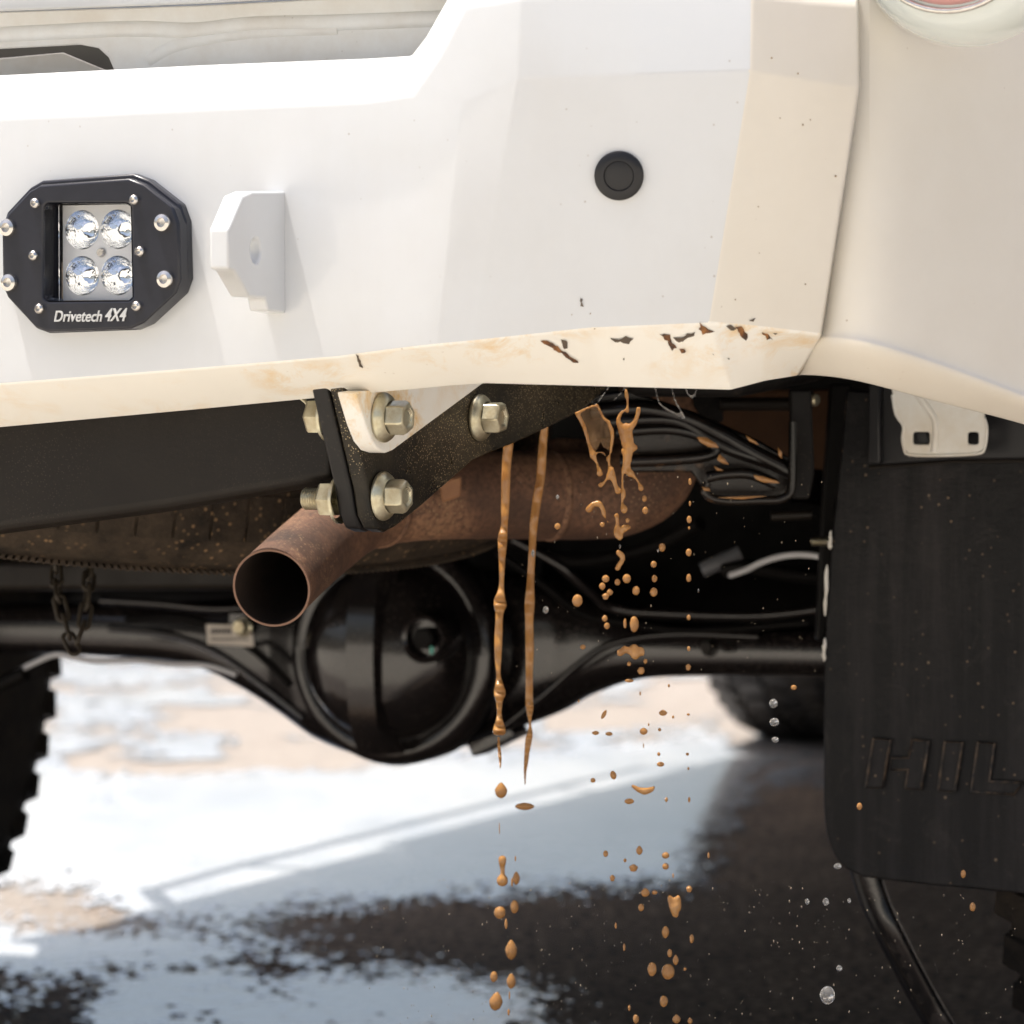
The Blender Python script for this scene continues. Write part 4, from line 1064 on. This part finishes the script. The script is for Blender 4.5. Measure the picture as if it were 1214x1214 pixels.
# thin sheet inside the left splash
bm = B()
sh = [(685,490),(697,484),(709,479),(716,492),(724,504),(725,520),(723,535),(716,530),(712,524),(706,536),(702,536),(697,518),(691,503)]
prism(bm, [W(x, y, DS) + Vector((0, .001*math.sin(x), 0)) for x, y in sh], (0, .0008, 0))
o = obj('water_film', bm, 'thin_muddy_water', None, 60, bevel=.0003); o.location = o.location - spl.location; o.parent = spl
splash('mud_splash', 'ragged clump of muddy water with long dripping thread, right of two splashes', [
    [(742,462,4),(743,470,6),(744,478,3),(744,487,6)],
    [(738,487,4),(733,498,6),(737,508,9),(743,510,9),(750,504,8),(755,495,6),(757,485,7)],
    [(738,510,9),(741,518,10),(745,528,12),(744,540,12),(741,550,7),(738,560,4),(738,575,4),(739,585,7),(737,595,4),(739,604,8)],
    [(733,505,4),(736,518,4),(739,528,5)], [(748,520,7),(750,528,5),(753,531,8)], [(745,515,12)], [(742,505,8)],
    [(745,554,5),(747,561,10)], [(747,561,8),(754,567,4),(758,574,5),(760,579,8)], [(739,588,8)], [(740,604,10)],
    [(738,535,6)], [(748,545,4),(745,553,5)]], DS+.002)
splash('mud_splash', 'small hooked arc of muddy water over the rusty pipe', [[(698,604,9),(703,598,7),(710,597,8),(714,602,6),(716,609,7)], [(717,612,2),(721,620,2)]], DS+.004)
splash('mud_splash', 'knotted blob of muddy water where the pipe ends', [[(731,611,7),(732,620,5),(731,632,8),(735,638,7),(737,634,6)], [(741,626,10),(746,625,6)]], DS+.003)
splash('mud_splash', 'c shaped clot of muddy water just below the pipe', [[(733,655,8),(737,658,8),(738,664,6),(734,670,7),(732,674,7)]], DS+.004)
splash('mud_splash', 'cluster of merged muddy beads just above the bright ground', [[(735,774,9)], [(740,769,8)], [(745,771,9)], [(752,768,10)], [(753,776,12)], [(760,771,9)], [(762,774,7)], [(765,784,7)], [(748,773,7)], [(746,787,7)], [(760,795,10)]], DS+.004)
splash('mud_splash', 'bent brown lump of water in front of the bluish foam', [[(750,932,5),(757,936,7),(763,938,9),(770,937,8),(775,934,5)]], DS+.004)
splash('mud_splash', 'dumbbell shaped brown drop in front of the bluish foam', [[(595.5,1019,11),(595.5,1026,8),(596,1034,6),(596,1040,8),(595.5,1044,15)]], DP1)
splash('mud_splash', 'broad ragged orange drop above the dark asphalt', [[(794,1064,7),(798,1076,10),(801,1084,9)], [(804,1064,7),(804,1076,9)], [(799,1068,8)]], DS+.01)
# clear water running over the arm, right below the bumper
def glint_patch(poly, d=2.775):  # raised muddy patches standing in for orange glints on the arm
    bm = B(); cx_ = sum(p[0] for p in poly)/len(poly); cy_ = sum(p[1] for p in poly)/len(poly)
    cv = bm.verts.new(W(cx_, cy_, d-.004)); ring = [bm.verts.new(W(x, y, d)) for x, y in poly]
    for i in range(len(ring)): bm.faces.new((cv, ring[i], ring[(i+1) % len(ring)]))
    o = obj('muddy_glint', bm, 'muddy_water', None, 180); o.parent = hwp
    o.matrix_parent_inverse = (Matrix.Translation(O) @ Matrix.Rotation(-YAW, 4, 'Z') @ Matrix.Translation(hw_c)).inverted()
for pl in ([(826,518),(838,519),(849,526),(852,531),(840,530),(830,524)], [(853,538),(860,545),(864,551),(856,549),(850,545)], [(893,563),(906,565),(921,570),(924,573),(905,572),(896,568)], [(846,552),(858,558),(850,558)], [(922,530),(927,536),(927,544),(923,540)], [(832,577),(840,578),(842,582),(835,582)], [(884,516),(896,523),(900,528),(888,523)], [(850,590),(880,588),(910,588),(880,592)]):
    glint_patch(pl)
splash('water_splash', 'clear threads of water against the black arm just below the bumper', [
    [(777,458,4),(779,470,3),(783,480,3),(790,485,4),(800,490,4),(808,494,5),(812,496,3)],
    [(796,458,3),(800,474,3),(806,485,3),(811,495,4)], [(812,458,3),(816,468,2.5),(822,471,4),(826,462,2.5)], [(742,458,3),(736,466,2),(728,474,3)], [(722,458,2),(714,470,2),(706,480,2)]], DS+.05, mat='clear_water')
# ---- drops --------------------------------------------------------------
protos = []
for s_ in range(6):
    bm = B(); bmesh.ops.create_icosphere(bm, subdivisions=3, radius=.5)
    rs = random.Random(s_)
    kx, kz, ph = rs.uniform(3, 6), rs.uniform(3, 6), rs.uniform(0, 6)
    for v in bm.verts:
        z = v.co.z*2
        f = (1, 1-.35*max(0, z), 1+.12*math.sin(kx*z+ph), 1-.25*z*z*(z > 0), 1+.15*math.sin(kz*v.co.x*2+ph), 1-.2*abs(z))[s_]
        v.co.x *= f; v.co.y *= f
        v.co += v.normal * .02 * math.sin(kx*v.co.x*5+ph) * math.cos(kz*v.co.z*4)
    me = bpy.data.meshes.new('mud_drop'); bm.to_mesh(me); bm.free(); me.polygons.foreach_set('use_smooth', [True]*len(me.polygons)); me.materials.append(M['muddy_water']); protos.append(me)
wp = protos[0].copy(); wp.materials.clear(); wp.materials.append(M['clear_water'])
def drop(px, py, w_, h_, label=None, d=DS, me=None, water=False, rz=0):
    me = wp if water else (me or random.choice(protos))
    o = bpy.data.objects.new('water_drop' if water else 'mud_drop', me); COL.objects.link(o)
    o.location = W(px, py, d + random.uniform(-.006, .006)); k = d/F; o.scale = (w_*k, min(w_, h_)*k*.9, h_*k); o.rotation_euler = (0, rz, 0)
    if label is None:
        if water: label = 'tiny clear water drop glinting'
        elif px > 970: label = 'small orange drop in front of the black mud flap or beside it'
        elif px > 805: label = 'small tan drop in the straight vertical line of drops right of the splash'
        elif py < 640: label = 'small orange drop falling in front of the rusty exhaust pipe'
        elif py < 798: label = 'small orange drop falling in front of the black axle'
        elif py < 960: label = 'small dark brown drop against the bright sunlit ground'
        elif py < 1062: label = 'small brown drop before the bluish foam'
        else: label = 'orange drop falling in front of the dark wet asphalt'
    tag(o, label, 'water drop', 'clear water drops' if water else 'muddy drops falling under the bumper')
    return o
P_ = protos
drop(684.5,712,12.5,15,'largest single round orange drop, in front of the axle right of the streams',me=P_[0])
drop(752,740,12,19,'tall faceted orange drop just above the merged cluster of beads',me=P_[4])
drop(594,937,15,19,'dark brown drop below the left stream, against white ground',DP1,me=P_[1])
drop(622,956,24,9,'flat wide brown drop below the tip of the right stream',DP2,me=P_[5])
drop(612,1041,9,16,'teardrop to the right of the dumbbell shaped drop',DP2,me=P_[1])
drop(592.5,1082,14,15,'round orange drop, left of a pair at the edge of the dark asphalt',DP1,me=P_[0])
drop(610,1075,10,16,'oval orange drop, right of a pair at the edge of the dark asphalt',DP2,me=P_[0])
drop(606,1126,14,24,'large teardrop shaped orange drop over the middle of the dark asphalt band',DP2,me=P_[1])
drop(588,1187,16,23,'large orange drop lowest below the left stream, over the grey foam',DP1,me=P_[1],rz=.15)
drop(606,1163,11,19,'orange drop with pointed top over the grey foam edge',DP2,me=P_[1])
drop(585.5,1158,9,13,'small orange drop beside the pointed one over the foam edge',DP1,me=P_[0])
drop(792,1152,16,19,'broadest orange drop over the asphalt in the right hand column',me=P_[0])
drop(773,1149,11,17,'oval orange drop left of the broadest one in the right hand column',me=P_[0])
drop(787,1187,11,14,'orange drop below the broadest one in the right hand column')
drop(789,1105,9,15,'pointed orange drop midway down the right hand column')
drop(765,1058,11,11,'orange drop at the upper edge of the dark asphalt')
drop(706,869,9,5,'left of two flat dark drops side by side against the bright ground',me=P_[5]); drop(722,870,9,5,'right of two flat dark drops side by side against the bright ground',me=P_[5])
drop(763,867,10,8.5,'round dark brown drop right of the two flat ones'); drop(786,845,10,7.5,'dark brown oval drop high against the bright ground')
drop(716,847,5,12,'slanted bean shaped dark drop above the two flat ones',rz=.5); drop(783,906,9,6); drop(727,919,8,11,'leaning dark brown drop above the bluish foam',rz=-.3)
drop(703,925,6,6); drop(746,950,12,7,'flat brown drop below the bent brown lump',me=P_[5]); drop(746,807,11,4.5,'flat drop exactly at the axle edge against the light',me=P_[5])
for a_ in [(647,723,7,9,1),(735,659,0,0,0),(754,700,9,11),(775,702,9,11),(718,686,9,9),(714,695,8,9),(723,702,8,8),(718,707,8,8),(732,690,7,8),(743,686,10,11),(775,669,8,8),(776,686,7,9),
           (717,733,7,8),(719.5,742,7,8),(741,739,4,12),(691,767,7,6),(714,622,6,6),(744,617,5,6),(764,591,6,8),(765,605,7,9),(661,624,8,8),(785,649,9,10),
           (818,571,4,8),(818,597,3,6),(817,616,6,9),(817,626,3,4),(816.5,655,7,9),(816.5,685,6,10),(816.5,732,5,7),(816.5,769,4,6),(816,791,6,8),
           (793,813,3,4),(816,847,4,3),(798,850,3,4),(782,865,4,4),(781,894,4,5),(815,894,4,4),(816,911,2.5,4),(769,859,2,4),(763,884,1.5,6),(686,831,2,4),(759,822,2,5),(790,948,4,6),(817,948,3,7),
           (758,1008,8,11),(789,1014,9,8),(789,1027,8,8),(718,1012,6,8),(741,1020,4,5),(751,1029,10,9),(726,1041,6,8),(840,1014,3,7),(798,1038,2,6),(817,1054,7,8),(776,1058,7,5),(760,1076,7,9),
           (820,1113,6,11),(730,1097,3,8),(740,1123,3,9),(794,1130,6,10),(801,1138,7,13),(812,1149,4,4),(754,1208,8,11),(802,1208,10,11),(818,1210,6,8),(746,1195,3,7),(600,1095,4,13),(607,1046,3,10),
           (611,1018,2,7),(592,982,1.2,14),(604,1180,2,10),(603,1200,3,8),(1019,956,7,9),(1142,1036,6,10),(1153,1075,7,11),(819,1116,0,0),(941,815,7,6)]:
    if a_[2] == 0: continue
    drop(*a_[:4], water=(len(a_) > 4))
for a_ in [(661,589,4,5),(632,656,4,9),(661,590,3,5),(917,834,10,11),(918,856,11,10),(919,877,8,7),(993,1027,9,7),(979,1069,7,9),(957,1069,5,7),(1007,1068,4,6),(995,1148,7,7),(981,1180,18,22),(735,648,2,5),(828,700,1.5,4),(780,653,2,4)]:
    drop(*a_, water=True)
ordw = 'first second third fourth fifth sixth seventh eighth ninth tenth eleventh twelfth thirteenth fourteenth fifteenth sixteenth seventeenth eighteenth nineteenth twentieth'.split()
bylab = {}
for o in bpy.data.objects:
    if o.get('category') == 'water drop': bylab.setdefault(o['label'], []).append(o)
for lab, os_ in bylab.items():
    if len(os_) > 1:
        os_.sort(key=lambda q: -q.location.z)
        for i_, q in enumerate(os_):
            q['label'] = lab.replace('tiny clear water drop', 'clear water drop').replace('the straight vertical line of drops right of the splash', 'the long vertical line right of the splash') + ', ' + (ordw[i_] if i_ < 20 else 'lower') + ' from top'
# fine spray caught by the light: uncountable
bm = B(); rs = random.Random(3)
for k in range(520):
    z_ = rs.random()
    if z_ < .62: px, py = rs.uniform(430, 1000), rs.uniform(1040, 1214)
    elif z_ < .80: px, py = rs.uniform(600, 975), rs.uniform(560, 800)
    else: px, py = rs.uniform(960, 1214), rs.uniform(1060, 1214)
    d = rs.uniform(2.40, 2.78); r = rs.choice((.00018, .00024, .0003, .0004))
    c_ = W(px, py, d); h_ = r*rs.uniform(1, 3)
    vs = [bm.verts.new(c_ + Vector(o_)) for o_ in ((r,0,0),(-r,0,0),(0,r,0),(0,-r,0),(0,0,h_),(0,0,-h_))]
    for f in ((0,2,4),(2,1,4),(1,3,4),(3,0,4),(2,0,5),(1,2,5),(3,1,5),(0,3,5)): bm.faces.new([vs[i] for i in f])
o = obj('water_spray', bm, 'spray_water', None, 180); tag(o, 'fine spray of tiny water droplets drifting over the dark asphalt', 'spray', kind='stuff')
# ================================================================== FOAM ON THE GROUND
def vnoise(x, y, seed):
    rg = np.random.RandomState(seed); tab = rg.rand(256, 256)
    xi = np.floor(x).astype(int); yi = np.floor(y).astype(int); fx = x-xi; fy = y-yi
    fx = fx*fx*(3-2*fx); fy = fy*fy*(3-2*fy)
    t = lambda i, j: tab[(xi+i) % 256, (yi+j) % 256]
    return (t(0,0)*(1-fx)+t(1,0)*fx)*(1-fy) + (t(0,1)*(1-fx)+t(1,1)*fx)*fy
def fbm(x, y, seed, o_=4, g=.55):
    s_ = 0; a_ = 1; n_ = 0
    for k in range(o_): s_ += a_*vnoise(x*2**k, y*2**k, seed+k); n_ += a_; a_ *= g
    return s_/n_
def sdist(px, py, poly):
    """signed distance (positive inside) in image-plan units, vertical stretched"""
    P = np.array(poly, float); n = len(P); inside = np.zeros(px.shape, bool); dm = np.full(px.shape, 1e9)
    for i in range(n):
        x1, y1 = P[i]; x2, y2 = P[(i+1) % n]
        cnd = ((y1 > py) != (y2 > py)) & (px < (x2-x1)*(py-y1)/(y2-y1+1e-12)+x1); inside ^= cnd
        dx, dy = x2-x1, y2-y1; t = np.clip(((px-x1)*dx+(py-y1)*dy)/(dx*dx+dy*dy), 0, 1)
        dm = np.minimum(dm, np.hypot(px-x1-t*dx, py-y1-t*dy))
    return np.where(inside, dm, -dm)
patches = [  # outlines of the foam on the ground, read off the photograph
  ([(-200,985),(0,975),(60,1000),(90,1065),(0,1095),(-200,1100)], -1, 1),
  ([(-250,940),(60,895),(180,905),(420,900),(640,890),(840,860),(905,905),(890,945),(860,985),(850,1040),(800,1052),(700,1052),(600,1066),(480,1076),(380,1085),(330,1105),(200,1110),(120,1098),(90,1060),(-20,1062),(-250,1080)], 1, 2.0),
  ([(60,782),(190,785),(240,800),(170,815),(70,812)], 1, 1.5),
  ([(70,832),(160,838),(215,850),(150,872),(60,866)], 1, 1.5),
  ([(130,1140),(260,1128),(330,1138),(420,1145),(560,1158),(665,1185),(660,1260),(40,1260),(80,1165)], 1, 1.2),
  ([(-60,1090),(60,1096),(160,1105),(260,1118),(160,1150),(60,1190),(-60,1240)], .9, 1),
  ([(-80,1082),(60,1088),(200,1092),(350,1084),(400,1100),(350,1128),(430,1150),(120,1175),(-80,1170)], 1, 1),
  ([(860,905),(980,888),(980,935),(930,930),(880,960)], .35, 1),
]
XA, XB, YA, YB = -1.3, 1.2, 3.6, 8.6
NX, NY = 640, 1000
gx = np.linspace(XA, XB, NX); gy = np.linspace(YA, YB, NY)
GX, GY = np.meshgrid(gx, gy)
cosP, sinP = math.cos(PITCH), math.sin(PITCH)
zc_ = -CAMZ
fwd = GY*cosP - zc_*sinP; upc = GY*sinP + zc_*cosP
PX = 607 + F*GX/fwd; PY = 607 - F*upc/fwd
fld = np.full(PX.shape, -200.)
for poly, wt, soft in patches:
    if wt < 0: continue
    st_ = [(x, 2.2*y) for x, y in poly]
    s_ = sdist(PX, 2.2*PY, st_)
    if wt < 1: s_ = np.minimum(s_, 4 + 0*s_) - (1-wt)*12
    fld = np.maximum(fld, np.minimum(s_*1.3, 100))
nz = fbm(GX*9, GY*5, 1, 5, .62) - .5
nf = fbm(GX*70, GY*38, 9, 3, .7) - .5
edge = fld + 14 + nz*90 + nf*90
# holes where the old beige surface shows through
bare = sdist(PX, 2.2*PY, [(x, 2.2*y) for x, y in [(60,868),(330,880),(470,905),(400,925),(160,925),(190,975),(130,985),(60,935)]])
edge = np.where(bare > 0, edge - np.minimum(bare, 30)*1.0 - 12 + nz*60, edge)
edge = np.where((PY < 930) & (fld < 0), np.maximum(edge, (fbm(GX*5.5, GY*3.0, 30, 4, .5)-.545)*400), edge)
rgw = np.random.RandomState(77)
grain = rgw.rand(*PX.shape) - .5
grain2 = np.kron(rgw.rand(NY//2+1, NX//2+1), np.ones((2, 2)))[:NY, :NX] - .5
near = np.clip((PY - 950)/120, .35, 1)
edge = edge + near*(grain*95 + grain2*110)
edge = edge - np.where(PY > 1075, 1, 0)*np.clip((fbm(GX*8, GY*3, 50, 4, .6)-.53)*330, 0, 60)
mask = edge > 0
H = 0.003 + 0.0012*np.clip(edge/60, 0, 1) + .0003*nf
idx = -np.ones(mask.shape, int)
cell = mask[:-1,:-1] & mask[1:,:-1] & mask[:-1,1:] & mask[1:,1:]
need = np.zeros(mask.shape, bool)
for di in (0,1):
    for dj in (0,1): need[di:NY-1+di, dj:NX-1+dj] |= cell
idx[need] = np.arange(need.sum())
co = np.stack([GX[need], GY[need], H[need]], 1)
ii, jj = np.nonzero(cell)
fc = np.stack([idx[ii,jj], idx[ii,jj+1], idx[ii+1,jj+1], idx[ii+1,jj]], 1)
me = bpy.data.meshes.new('soap_foam')
me.vertices.add(len(co)); me.vertices.foreach_set('co', co.ravel())
me.loops.add(fc.size); me.loops.foreach_set('vertex_index', fc.ravel().astype(np.int32))
me.polygons.add(len(fc)); me.polygons.foreach_set('loop_start', np.arange(0, fc.size, 4, dtype=np.int32))
me.update(calc_edges=True); me.validate()
o = link('soap_foam', me, 'soap_foam'); tag(o, 'patches of white soapy foam and water spread over the ground beneath the truck', 'foam', kind='stuff')
print('foam quads', len(fc))
for o in bpy.data.objects:
    if '_c' in o: del o['_c']
